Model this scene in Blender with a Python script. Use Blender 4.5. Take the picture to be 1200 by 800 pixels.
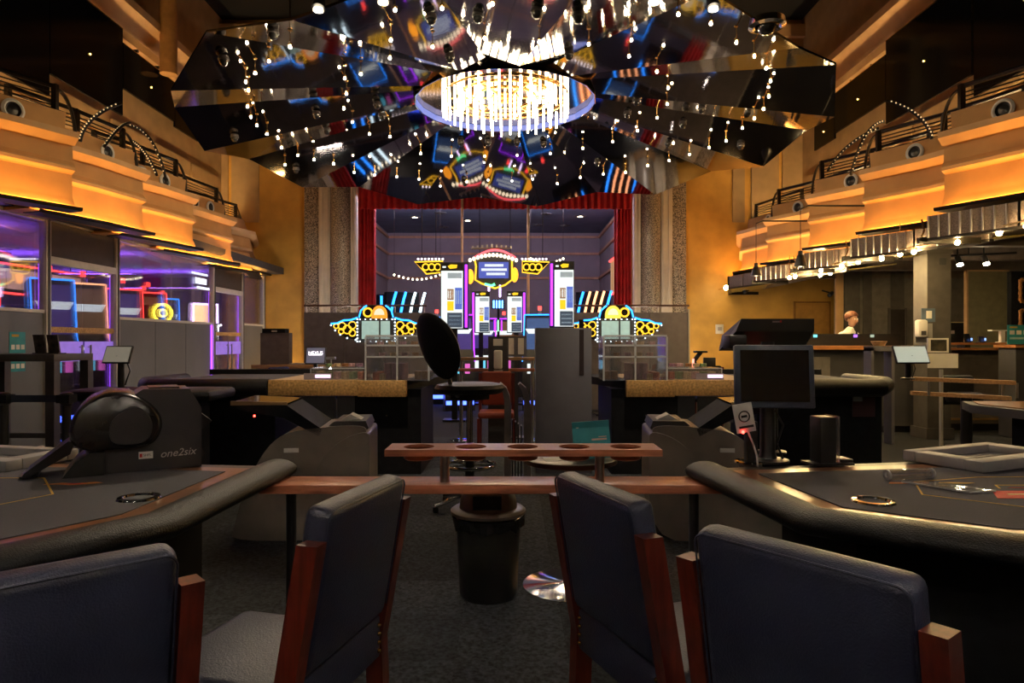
import bpy, bmesh, math, random
from mathutils import Vector, Matrix
random.seed(7)
for o in list(bpy.data.objects): bpy.data.objects.remove(o)
S = bpy.context.scene
COL = S.collection
PI = math.pi
R = math.radians

# ------------------------------------------------------------------ camera, world, exposure
EYE = 1.4                      # eye height of the camera
cam_d = bpy.data.cameras.new('camera'); cam = bpy.data.objects.new('camera', cam_d); COL.objects.link(cam)
cam.location = (0, 0, EYE); cam.rotation_euler = (R(90), 0, 0)
cam_d.lens = 24; cam_d.sensor_width = 36; cam_d.clip_end = 200
S.camera = cam
w = bpy.data.worlds.new('world'); S.world = w; w.use_nodes = True
w.node_tree.nodes['Background'].inputs[0].default_value = (0.9, 0.75, 0.6, 1)
w.node_tree.nodes['Background'].inputs[1].default_value = 0.004
S.view_settings.view_transform = 'Standard'; S.view_settings.look = 'None'
S.view_settings.gamma = 1; S.view_settings.use_curve_mapping = False
S.view_settings.exposure = 0.8

# brightness of the lamps of the place and the added fill lamps (used where each lamp is built)
E_ROD, E_BULB, E_COVE, E_SPOT, E_BOOTH = 8.0, 260.0, 20.0, 12.0, 2.6

E_FILL_UP, E_FILL_DOWN, E_SOFF, E_SCR = 85.0, 100.0, 560.0, .45

# ------------------------------------------------------------------ materials
MATS = {}
def mat(name, col, rough=.5, metal=0, var=.15, scale=8, bump=0, bscale=None, stretch=None, emit=0, ecol=None, spec=.5, coat=0, col2=None, sharp=None):
    if name in MATS: return MATS[name]
    m = bpy.data.materials.new(name); m.use_nodes = True
    nt = m.node_tree; b = nt.nodes['Principled BSDF']
    b.inputs['Roughness'].default_value = rough; b.inputs['Metallic'].default_value = metal
    b.inputs['Specular IOR Level'].default_value = spec
    if coat: b.inputs['Coat Weight'].default_value = coat; b.inputs['Coat Roughness'].default_value = .15
    tc = nt.nodes.new('ShaderNodeTexCoord'); mp = nt.nodes.new('ShaderNodeMapping')
    nt.links.new(tc.outputs['Object'], mp.inputs[0])
    if stretch: mp.inputs['Scale'].default_value = stretch
    nz = nt.nodes.new('ShaderNodeTexNoise'); nz.inputs['Scale'].default_value = scale; nz.inputs['Detail'].default_value = 4
    nt.links.new(mp.outputs[0], nz.inputs[0])
    cr = nt.nodes.new('ShaderNodeValToRGB')
    c2 = col2 or tuple(min(1, c*(1+var)) for c in col)
    c1 = col if col2 else tuple(c*(1-var) for c in col)
    lo, hi = sharp or (.3, .7)
    cr.color_ramp.elements[0].position = lo; cr.color_ramp.elements[1].position = hi
    cr.color_ramp.elements[0].color = (*c1, 1); cr.color_ramp.elements[1].color = (*c2, 1)
    nt.links.new(nz.outputs[0], cr.inputs[0]); nt.links.new(cr.outputs[0], b.inputs['Base Color'])
    if bump:
        n2 = nt.nodes.new('ShaderNodeTexNoise'); n2.inputs['Scale'].default_value = bscale or scale*4; n2.inputs['Detail'].default_value = 3
        nt.links.new(mp.outputs[0], n2.inputs[0])
        bp = nt.nodes.new('ShaderNodeBump'); bp.inputs['Strength'].default_value = bump; bp.inputs['Distance'].default_value = .01
        nt.links.new(n2.outputs[0], bp.inputs['Height']); nt.links.new(bp.outputs[0], b.inputs['Normal'])
    if emit:
        b.inputs['Emission Color'].default_value = (*(ecol or col), 1); b.inputs['Emission Strength'].default_value = emit
    MATS[name] = m; return m
def glow(name, col, e):
    return mat(name, tuple(c*.5 for c in col), .4, emit=e, ecol=col)
def glassy(name, tint=(1, 1, 1), refl=.08, rough=.02, haze=0):
    if name in MATS: return MATS[name]
    m = bpy.data.materials.new(name); m.use_nodes = True; nt = m.node_tree
    nt.nodes.remove(nt.nodes['Principled BSDF']); out = nt.nodes['Material Output']
    t = nt.nodes.new('ShaderNodeBsdfTransparent'); t.inputs[0].default_value = (*tint, 1)
    g = nt.nodes.new('ShaderNodeBsdfGlossy'); g.inputs['Roughness'].default_value = rough; g.inputs[0].default_value = (.9, .9, .9, 1)
    lw = nt.nodes.new('ShaderNodeLayerWeight'); lw.inputs[0].default_value = .35
    ma = nt.nodes.new('ShaderNodeMath'); ma.operation = 'MULTIPLY_ADD'; ma.inputs[1].default_value = .6; ma.inputs[2].default_value = refl
    nt.links.new(lw.outputs['Fresnel'], ma.inputs[0])
    mx = nt.nodes.new('ShaderNodeMixShader'); nt.links.new(ma.outputs[0], mx.inputs[0])
    nt.links.new(t.outputs[0], mx.inputs[1]); nt.links.new(g.outputs[0], mx.inputs[2]); last = mx
    if haze:
        d = nt.nodes.new('ShaderNodeBsdfDiffuse'); nz = nt.nodes.new('ShaderNodeTexNoise'); nz.inputs['Scale'].default_value = 3
        d.inputs[0].default_value = (.8, .8, .8, 1)
        m2 = nt.nodes.new('ShaderNodeMixShader'); mu = nt.nodes.new('ShaderNodeMath'); mu.operation = 'MULTIPLY_ADD'
        mu.inputs[1].default_value = haze*.2; mu.inputs[2].default_value = haze
        nt.links.new(nz.outputs[0], mu.inputs[0]); nt.links.new(mu.outputs[0], m2.inputs[0])
        nt.links.new(mx.outputs[0], m2.inputs[1]); nt.links.new(d.outputs[0], m2.inputs[2]); last = m2
    nt.links.new(last.outputs[0], out.inputs[0]); MATS[name] = m; return m

carpet = mat('carpet_base', (.012, .013, .016), .95, scale=30, bump=.5, bscale=200)
carpet_a = mat('carpet_dark', (.026, .031, .036), .95, var=.85, scale=48, bump=.8, bscale=260)
carpet_b = mat('carpet_grey', (.040, .047, .054), .95, var=.85, scale=48, bump=.8, bscale=260)
blue_l = mat('blue_leather', (.026, .029, .058), .38, var=.18, scale=5, bump=.25, bscale=220)
cherry = mat('cherry_wood', (.115, .013, .007), .32, var=.4, scale=6, stretch=(9, 9, 1.0), coat=.3)
oak = mat('rail_wood', (.50, .165, .085), .3, var=.3, scale=7, stretch=(1, 9, 9), coat=.3)
palewood = mat('pale_wood', (.40, .22, .10), .45, var=.25, scale=6, stretch=(1, 8, 8))
black_l = mat('black_leather', (.007, .0065, .006), .44, var=.3, scale=20, bump=.4, bscale=170, spec=.30)
felt = mat('grey_felt', (.068, .064, .074), .95, var=.12, scale=120, bump=.2, bscale=500)
veneer = mat('table_veneer', (.21, .085, .035), .28, var=.3, scale=6, stretch=(2, 2, 8), coat=.2)
dark_band = mat('dark_band', (.03, .025, .02), .4, var=.3, scale=30)
plaster = mat('cream_plaster', (.54, .29, .105), .8, var=.10, scale=3, bump=.2, bscale=60)
moulding = mat('moulding_plaster', (.58, .35, .16), .7, var=.08, scale=4)
yellow = mat('ochre_paint', (.60, .34, .07), .55, var=.16, scale=2.2, bump=.15, bscale=40)
tanpanel = mat('tan_panel', (.40, .27, .13), .75, var=.12, scale=3)
black = mat('black_plastic', (.010, .009, .009), .35, var=.2, scale=20)
blackm = mat('black_matte', (.008, .008, .009), .7, var=.3, scale=12, spec=.12)
void = mat('ceiling_black', (.004, .004, .005), .8)
charcoal = mat('charcoal_plastic', (.036, .030, .030), .34, var=.15, scale=10, bump=.12, bscale=300)
bronzeplastic = mat('bronze_plastic', (.19, .15, .118), .34, var=.15, scale=6, bump=.1, bscale=300)
grey = mat('grey_laminate', (.135, .128, .145), .6, var=.1, scale=4)
greyd = mat('dark_grey_laminate', (.05, .047, .050), .55, var=.12, scale=4)
greyl = mat('light_grey_paint', (.33, .31, .30), .55, var=.1, scale=5)
steel = mat('satin_steel', (.50, .48, .46), .3, 1, var=.1, scale=20)
chrome = mat('chrome', (.75, .73, .70), .08, 1, var=.05, scale=10)
brass = mat('brass', (.75, .48, .18), .25, 1, var=.1, scale=10)
frame_m = mat('aluminium_frame', (.58, .54, .50), .45, 0, var=.08, scale=10)
goldven = mat('gold_burl', (.48, .27, .09), .4, var=.45, scale=45, coat=.2)
granite = mat('granite', (.035, .028, .025), .3, scale=55, col2=(.52, .44, .36), sharp=(.40, .62), bump=.1)
velvet = mat('red_velvet', (.42, .010, .014), .85, var=.3, scale=5)
cream = mat('cream_stone', (.62, .54, .44), .6, var=.08, scale=4)
white = mat('white_paint', (.70, .67, .62), .5, var=.06, scale=6)
paper = mat('white_paper', (.75, .72, .66), .8, var=.05, scale=9)
teal = mat('teal_print', (.03, .27, .30), .6, var=.15, scale=8)
redp = mat('red_print', (.55, .02, .015), .7, var=.1, scale=9)
goldline = mat('yellow_print', (.60, .34, .04), .8, var=.1, scale=20)
bluep = mat('blue_cloth', (.012, .016, .085), .8, var=.2, scale=9)
ironm = mat('dark_iron', (.020, .016, .013), .4, .5, var=.2, scale=15)
skin = mat('skin', (.55, .29, .19), .55, var=.1, scale=9)
hairm = mat('auburn_hair', (.14, .045, .018), .6, var=.4, scale=40)
shirtm = mat('white_shirt', (.66, .62, .55), .8, var=.06, scale=8)
vestm = mat('dark_vest', (.02, .018, .02), .8)
glass = glassy('clear_glass', (.93, .93, .95), .03)
acrylic = glassy('clear_acrylic', (.95, .95, .96), .06, .06, haze=.045)
blackglass = mat('black_glass', (.003, .004, .007), .10, var=.3, scale=3, spec=.15)
frost = mat('frosted_panel', (.13, .135, .14), .45, var=.1, scale=1.5)

# ------------------------------------------------------------------ mesh building
class MB:
    def __init__(s): s.v = []; s.f = []
    def add(s, vs, fs, M=None):
        n = len(s.v)
        s.v += [tuple(M @ Vector(p)) for p in vs] if M else [tuple(p) for p in vs]
        s.f += [tuple(i+n for i in f) for f in fs]; return s
    def box(s, x0, x1, y0, y1, z0, z1, M=None):
        vs = [(x, y, z) for z in (z0, z1) for y in (y0, y1) for x in (x0, x1)]
        return s.add(vs, [(0, 2, 3, 1), (4, 5, 7, 6), (0, 1, 5, 4), (2, 6, 7, 3), (0, 4, 6, 2), (1, 3, 7, 5)], M)
    def rbox(s, x0, x1, y0, y1, z0, z1, r=.02, seg=2, M=None):
        bm = bmesh.new(); bmesh.ops.create_cube(bm, size=1)
        for v in bm.verts:
            v.co = ((x0+x1)/2+v.co.x*(x1-x0), (y0+y1)/2+v.co.y*(y1-y0), (z0+z1)/2+v.co.z*(z1-z0))
        r = min(r, .499*min(x1-x0, y1-y0, z1-z0))
        bmesh.ops.bevel(bm, geom=bm.edges[:], offset=r, segments=seg, profile=.5, affect='EDGES')
        bm.verts.index_update()
        s.add([v.co[:] for v in bm.verts], [tuple(v.index for v in f.verts) for f in bm.faces], M); bm.free(); return s
    def cyl(s, p0, p1, r0, r1=None, n=12, caps=True):
        p0 = Vector(p0); p1 = Vector(p1); r1 = r0 if r1 is None else r1
        d = (p1-p0).normalized(); a = d.orthogonal().normalized(); b = d.cross(a)
        vs = []
        for p, r in ((p0, r0), (p1, r1)):
            for i in range(n):
                t = 2*PI*i/n; vs.append(p+a*(r*math.cos(t))+b*(r*math.sin(t)))
        fs = [(i, (i+1) % n, n+(i+1) % n, n+i) for i in range(n)]
        if caps: fs += [tuple(range(n))[::-1], tuple(range(n, 2*n))]
        return s.add(vs, fs)
    def tube(s, pts, r, n=8, closed=False):
        pts = [Vector(p) for p in pts]; m = len(pts); vs = []; a = None
        for i, p in enumerate(pts):
            if closed: d = (pts[(i+1) % m]-pts[i-1])
            else: d = pts[min(i+1, m-1)]-pts[max(i-1, 0)]
            d.normalize()
            if a is None: a = d.orthogonal().normalized()
            a = (a-d*a.dot(d)).normalized(); b = d.cross(a); rr = r[i] if isinstance(r, (list, tuple)) else r
            for k in range(n):
                t = 2*PI*k/n; vs.append(p+a*(rr*math.cos(t))+b*(rr*math.sin(t)))
        fs = []
        for i in range(m if closed else m-1):
            j = (i+1) % m
            fs += [(i*n+k, i*n+(k+1) % n, j*n+(k+1) % n, j*n+k) for k in range(n)]
        if not closed: fs += [tuple(range(n))[::-1], tuple(range((m-1)*n, m*n))]
        return s.add(vs, fs)
    def lathe(s, prof, n=20, c=(0, 0, 0), sx=1, sy=1, closed=False, M=None, caps=True):
        vs = []; m = len(prof)
        for r, z in prof:
            for k in range(n):
                t = 2*PI*k/n; vs.append((c[0]+sx*r*math.cos(t), c[1]+sy*r*math.sin(t), c[2]+z))
        fs = [(i*n+k, i*n+(k+1) % n, ((i+1) % m)*n+(k+1) % n, ((i+1) % m)*n+k) for i in range(m if closed else m-1) for k in range(n)]
        if not closed and caps: fs += [tuple(range(n))[::-1], tuple(range((m-1)*n, m*n))]
        return s.add(vs, fs, M)
    def prism(s, poly, a, b, axis='z', M=None):
        n = len(poly)
        q = {'z': lambda p, h: (p[0], p[1], h), 'y': lambda p, h: (p[0], h, p[1]), 'x': lambda p, h: (h, p[0], p[1])}[axis]
        vs = [q(p, a) for p in poly]+[q(p, b) for p in poly]
        return s.add(vs, [tuple(range(n))[::-1], tuple(range(n, 2*n))]+[(i, (i+1) % n, n+(i+1) % n, n+i) for i in range(n)], M)
    def sphere(s, c, r, n=12, m=8, sc=(1, 1, 1)):
        vs = [(c[0], c[1], c[2]-r*sc[2])]
        for j in range(1, m):
            ph = -PI/2+PI*j/m
            for k in range(n):
                t = 2*PI*k/n; vs.append((c[0]+sc[0]*r*math.cos(ph)*math.cos(t), c[1]+sc[1]*r*math.cos(ph)*math.sin(t), c[2]+sc[2]*r*math.sin(ph)))
        vs.append((c[0], c[1], c[2]+r*sc[2])); L = len(vs)-1
        fs = [(0, 1+(k+1) % n, 1+k) for k in range(n)]+[(L, 1+(m-2)*n+k, 1+(m-2)*n+(k+1) % n) for k in range(n)]
        fs += [(1+j*n+k, 1+j*n+(k+1) % n, 1+(j+1)*n+(k+1) % n, 1+(j+1)*n+k) for j in range(m-2) for k in range(n)]
        return s.add(vs, fs)
    def sweep(s, path, sec, closed=False):
        # sec: (out, z) points; out is to the right of the path direction; mitred corners
        m = len(path); n = len(sec); vs = []
        for i in range(m):
            p = Vector(path[i]).to_2d()
            d0 = (p-Vector(path[i-1]).to_2d()) if (i > 0 or closed) else None
            d1 = (Vector(path[(i+1) % m]).to_2d()-p) if (i < m-1 or closed) else None
            d0 = (d0 or d1).normalized(); d1 = (d1 or d0).normalized()
            n0 = Vector((d0.y, -d0.x)); n1 = Vector((d1.y, -d1.x)); b = (n0+n1).normalized(); k = 1/max(.3, b.dot(n0))
            z0 = path[i][2] if len(path[i]) > 2 else 0
            for o, z in sec: vs.append((p.x+b.x*k*o, p.y+b.y*k*o, z+z0))
        fs = []
        for i in range(m if closed else m-1):
            j = (i+1) % m
            fs += [(i*n+k, i*n+(k+1) % n, j*n+(k+1) % n, j*n+k) for k in range(n)]
        if not closed: fs += [tuple(range(n))[::-1], tuple(range((m-1)*n, m*n))]
        return s.add(vs, fs)
    def build(s, name, m, parent=None, loc=None, rot=None, flat=False, angle=40):
        me = bpy.data.meshes.new(name); me.from_pydata(s.v, [], s.f); me.update()
        bm = bmesh.new(); bm.from_mesh(me); bmesh.ops.recalc_face_normals(bm, faces=bm.faces[:]); bm.to_mesh(me); bm.free()
        if not flat:
            me.polygons.foreach_set('use_smooth', [True]*len(me.polygons)); me.set_sharp_from_angle(angle=R(angle))
        me.materials.append(m)
        return link(name, me, parent, loc, rot)
def link(name, me, parent=None, loc=None, rot=None):
    o = bpy.data.objects.new(name, me); COL.objects.link(o)
    if parent: o.parent = parent
    if loc: o.location = loc
    if rot: o.rotation_euler = rot
    return o
def tag(o, label, cat, group=None, kind=None):
    o['label'] = label; o['category'] = cat
    if group: o['group'] = group
    if kind: o['kind'] = kind
    return o
def thing(name, label, cat, loc=(0, 0, 0), rz=0, group=None):
    o = bpy.data.objects.new(name, None); COL.objects.link(o); o.empty_display_size = .1
    o.location = loc; o.rotation_euler = (0, 0, R(rz)); return tag(o, label, cat, group)
def struct(o, label=None):
    o['kind'] = 'structure'
    if label: o['label'] = label
    return o
def dup(o, loc=None, rz=None, label=None, parent=None):
    c = o.copy(); COL.objects.link(c)
    if parent: c.parent = parent
    if loc is not None: c.location = loc
    if rz is not None: c.rotation_euler = (0, 0, R(rz))
    if label: c['label'] = label
    for ch in KIDS(o): dup(ch, parent=c)
    return c
def KIDS(o): return [x for x in COL.objects if x.parent == o]
def text(s, size, m, parent, loc, rot, name='lettering', ext=.001, align='CENTER', shear=0):
    cu = bpy.data.curves.new('t', 'FONT'); cu.body = s; cu.size = size; cu.extrude = ext; cu.align_x = align; cu.align_y = 'CENTER'; cu.shear = shear
    t = bpy.data.objects.new('t', cu); COL.objects.link(t)
    me = bpy.data.meshes.new_from_object(t.evaluated_get(bpy.context.evaluated_depsgraph_get()))
    bpy.data.objects.remove(t); me.materials.clear(); me.materials.append(m); me.name = name
    return link(name, me, parent, loc, rot)
def bx(name, m, parent, *a, r=0):
    return (MB().rbox(*a, r=r) if r else MB().box(*a)).build(name, m, parent)
def wx(px, d): return (px-600)*d/800          # photograph column -> metres at depth d
def wz(py, d): return EYE+(400-py)*d/800      # photograph row -> height at depth d
def arc(cx, cz, r, a0, a1, n, ry=None): return [(cx+r*math.cos(R(a0+(a1-a0)*i/n)), cz+(ry or r)*math.sin(R(a0+(a1-a0)*i/n))) for i in range(n+1)]
def offset(poly, d):
    out = []; n = len(poly)
    for i in range(n):
        p = Vector(poly[i]); a = (p-Vector(poly[i-1])).normalized(); b = (Vector(poly[(i+1) % n])-p).normalized()
        na = Vector((a.y, -a.x)); nb = Vector((b.y, -b.x)); h = (na+nb).normalized(); out.append(tuple(p+h*(d/max(.3, h.dot(na)))))
    return out
def smooth(poly, n=2):
    for _ in range(n):
        out = []
        for a, b in zip(poly, poly[1:]+poly[:1]):
            out += [(a[0]*.75+b[0]*.25, a[1]*.75+b[1]*.25), (a[0]*.25+b[0]*.75, a[1]*.25+b[1]*.75)]
        poly = out
    return poly
def bprism(poly, a, b, bev, axis, k=.94):
    # prism whose first face is bevelled inwards
    cx = sum(p[0] for p in poly)/len(poly); cz = sum(p[1] for p in poly)/len(poly); n = len(poly); m = MB()
    q = {'y': lambda p, h: (p[0], h, p[1])}[axis]
    rings = []
    for h, f in ((a, k), (a+bev*.25, k+(1-k)*.6), (a+bev, 1.0), (b, 1.0)): rings.append([q((cx+(p[0]-cx)*f, cz+(p[1]-cz)*f), h) for p in poly])
    fs = [tuple(range(n))[::-1], tuple(range(3*n, 4*n))]
    for r_ in range(3): fs += [(r_*n+i, r_*n+(i+1) % n, (r_+1)*n+(i+1) % n, (r_+1)*n+i) for i in range(n)]
    return m.add([v for r_ in rings for v in r_], fs)

# ------------------------------------------------------------------ room shell
fl = struct(bx('floor', carpet, None, -13, 13, -5, 27, -.10, -.008))
TILE = {}
for i in range(-8, 9):
    for j in range(2, 19):
        k = 0 if (i*7+j*3+((i*j) % 5)) % 3 else 1
        if k not in TILE:
            o = MB().box(-.2494, .2494, -.2494, .2494, 0, .008).build('carpet_tile', (carpet_a, carpet_b)[k], fl); TILE[k] = o.data
        else: o = link('carpet_tile', TILE[k], fl)
        o.location = (i*.5, .75+j*.5, -.008)
struct(bx('ceiling', void, None, -13, 13, -5, 27, 9.5, 9.7))
struct(bx('wall_front', tanpanel, None, -13, 13, -5.2, -5, 0, 9.5))
YB = 17.2
# side walls of the tall hall, above and behind the balconies
for sd, s in (('left', -1), ('right', 1)):
    X = 7.3*s
    o = struct(bx('wall_'+sd, tanpanel, None, min(X, X+s*.2), max(X, X+s*.2), -5, YB, 3.25, 9.5))
    # raised panels on the upper wall
    for k in range(7):
        y0 = 6.2+k*1.55
        bx('wall_panel', tanpanel, o, min(X, X-s*.03), max(X, X-s*.03), y0, y0+1.40, 4.2, 5.05)
        bx('wall_panel', tanpanel, o, min(X, X-s*.045), max(X, X-s*.045), y0, y0+1.40, 5.12, 5.45)
    path = [(X, -5), (X, YB)]
    sec = [(0, 7.0), (.10, 7.02), (.14, 7.15), (.22, 7.2), (.30, 7.38), (.42, 7.45), (.42, 7.6), (0, 7.6)]
    struct(MB().sweep(path, [(o_*(-s), z) for o_, z in sec]).build('trim_1' if s < 0 else 'trim_2', moulding))
# outer side walls of the ground floor
struct(bx('wall_booth', mat('booth_wall', (.16, .13, .22), .8), None, -10.6, -10.4, -5, YB, 0, 3.25))
struct(bx('wall_bar', greyd, None, 12.2, 12.4, -5, YB, 0, 3.25))
# back wall with proscenium opening
OX0, OX1 = wx(424, YB), wx(736, YB); OZ = 5.0
wb = struct(MB().box(-13, OX0, YB, YB+.3, 0, 9.5).box(OX1, 13, YB, YB+.3, 0, 9.5).box(OX0, OX1, YB, YB+.3, OZ, 9.5).build('wall_back', yellow))
for (z0, z1, d) in ((8.4, 8.6, .16), (8.6, 9.0, .08), (9.0, 9.3, .22)):
    bx('cornice', moulding, wb, -7.3, 7.3, YB-d, YB, z0, z1)
for px0, px1 in ((240, 268), (272, 304), (858, 872), (880, 912), (916, 950)):
    bx('wall_panel', tanpanel, wb, wx(px0, YB), wx(px1, YB), YB-.05, YB, 4.4, 8.3)
# granite and cream strips beside the stage
tn = 3
for px0, px1, m in ((358, 376, granite), (786, 803, granite)):
    tn += 1; struct(bx('trim_%d' % tn, m, None, wx(px0, YB), wx(px1, YB), YB-.12, YB, 0, 9.0, r=.02))
for px0, px1 in ((376, 389), (413, 420), (741, 749), (773, 786)):
    tn += 1; a, b = wx(px0, YB), wx(px1, YB)
    m_ = MB().box(a, b, YB-.2, YB, 0, 9.0); st = (b-a)/4
    m_.box(a+st*.5, a+st*1.5, YB-.24, YB-.2, 0, 9.0).box(a+st*2.5, a+st*3.5, YB-.24, YB-.2, 0, 9.0)
    struct(m_.build('trim_%d' % tn, cream))
for px0, px1, l in ((389, 413, 'left'), (749, 773, 'right')):
    a, b = wx(px0, YB), wx(px1, YB); r = (b-a)/2
    t = thing('granite_column', 'round speckled granite column %s of the red stage curtain' % l, 'column', ((a+b)/2, YB-.12, 0), 0, 'granite columns beside the stage')
    MB().cyl((0, 0, .25), (0, 0, 8.7), r, n=28).build('shaft', granite, t)
    MB().lathe([(r*1.25, 0), (r*1.25, .15), (r*1.1, .2), (r*1.05, .25)], 28).build('base', moulding, t)
    MB().lathe([(r*1.05, 8.7), (r*1.2, 8.8), (r*1.25, 9.0)], 28).build('capital', moulding, t)
# stage box
SX0, SX1, SY = -4.1, 2.9, 22.5
stage_m = mat('stage_wall', (.20, .165, .19), .75, var=.1, scale=2)
stage_c = mat('stage_ceiling', (.11, .14, .23), .8, var=.12, scale=2)
struct(bx('wall_stage_back', stage_m, None, SX0, SX1, SY, SY+.2, 0, OZ))
struct(bx('wall_stage_left', stage_m, None, SX0-.2, SX0, YB+.3, SY, 0, OZ))
struct(bx('wall_stage_right', stage_m, None, SX1, SX1+.2, YB+.3, SY, 0, OZ))
sc_ = struct(bx('ceiling_stage', stage_c, None, SX0-.2, SX1+.2, YB+.3, SY+.2, OZ-.02, OZ+.2))
struct(bx('floor_stage', greyd, None, SX0, SX1, YB, SY, 0, 1.0))
tn = 20
warmtrim = mat('peach_trim', (.42, .21, .12), .6)
for z in (4.80, 4.25, 3.45):
    tn += 1; struct(MB().box(SX0, SX1, SY-.06, SY, z, z+.07).box(SX0, SX0+.06, YB+.3, SY, z, z+.07).box(SX1-.06, SX1, YB+.3, SY, z, z+.07).build('trim_%d' % tn, warmtrim))
tn += 1
m_ = MB()
for x in (-2.6, -1.3, 0, 1.3): m_.box(x-.03, x+.03, SY-.05, SY, 1.0, 4.0)
struct(m_.build('trim_%d' % tn, stage_m))
for i, (px, py) in enumerate(((486, 254), (516, 249), (520, 267), (548, 258), (640, 250), (662, 265), (680, 253), (630, 264))):
    d = YB+1.2+(py-245)*.13
    x = wx(px, d)
    v = thing('stage_vent' if i % 3 else 'stage_downlight', ('dark square vent' if i % 3 else 'small lit downlight')+' in the blue stage ceiling above column %s' % ('of signs' if i < 4 else 'of neon slots'), 'vent' if i % 3 else 'downlight', (x, d, OZ-.02), 0, 'fittings in the stage ceiling')
    v['label'] = ['small lit downlight near the left curtain in stage ceiling', 'front left dark vent in the blue stage ceiling', 'rear left dark vent in the blue stage ceiling', 'small lit downlight left of centre in stage ceiling', 'front right dark vent in the blue stage ceiling', 'rear right dark vent in the blue stage ceiling', 'small lit downlight near the right curtain in stage ceiling', 'dark vent beside the brass stage pole in stage ceiling'][i]
    MB().lathe([(.16, 0), (.16, -.03), (.12, -.03), (.12, -.015)], 4).build('frame', greyd, v)
    bx('lamp' if i % 3 == 0 else 'grille', glow('stage_lamp', (1, .85, .6), 6) if i % 3 == 0 else black, v, -.07, .07, -.07, .07, -.028, -.016)
# curtains: two side drapes, one valance, all with pleats
def drape(x0, x1, y, z0, z1, amp, waves, name, label):
    n = waves*8; top = []
    for i in range(n+1):
        u = i/n; top.append((x0+(x1-x0)*u, y+amp*math.sin(u*waves*2*PI)+.3*amp*math.sin(u*waves*5+1)))
    bot = [(x, yy+.05) for x, yy in top][::-1]
    return tag(MB().prism(top+bot, z0, z1).build(name, velvet), label, 'curtain')
yd = YB-.32
drape(wx(420, yd), wx(440, yd), yd, 1.0, 5.2, .05, 5, 'stage_curtain', 'red velvet side curtain at the left of the stage')
drape(wx(720, yd), wx(740, yd), yd, 1.0, 5.2, .05, 5, 'stage_curtain', 'red velvet side curtain at the right of the stage')
drape(wx(420, yd-.15), wx(740, yd-.15), yd-.15, wz(243, yd)-.06, 5.3, .04, 42, 'curtain_valance', 'pleated red velvet valance across the top of the stage')
# floors of the balconies = soffits of the ground floor
struct(bx('ceiling_booth', mat('soffit_dark', (.05, .042, .04), .8), None, -10.6, -5.75, -5, YB, 3.09, 3.25))
soff = struct(bx('ceiling_bar', mat('soffit_bar', (.12, .095, .075), .8), None, 5.9, 12.4, -5, YB, 3.05, 3.25))
for k, y in enumerate((6.6, 8.3, 10.0, 11.7, 13.4, 15.1)):
    MB().prism([(-.14, 0), (-.10, -.26), (.10, -.26), (.14, 0)], 5.9, 12.2, 'x', Matrix.Translation((0, y, 3.05))).build('beam', mat('beam_tan', (.17, .13, .10), .7), soff)
bx('beam', MATS['beam_tan'], soff, 6.0, 6.35, -4, YB, 2.72, 3.05)

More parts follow.
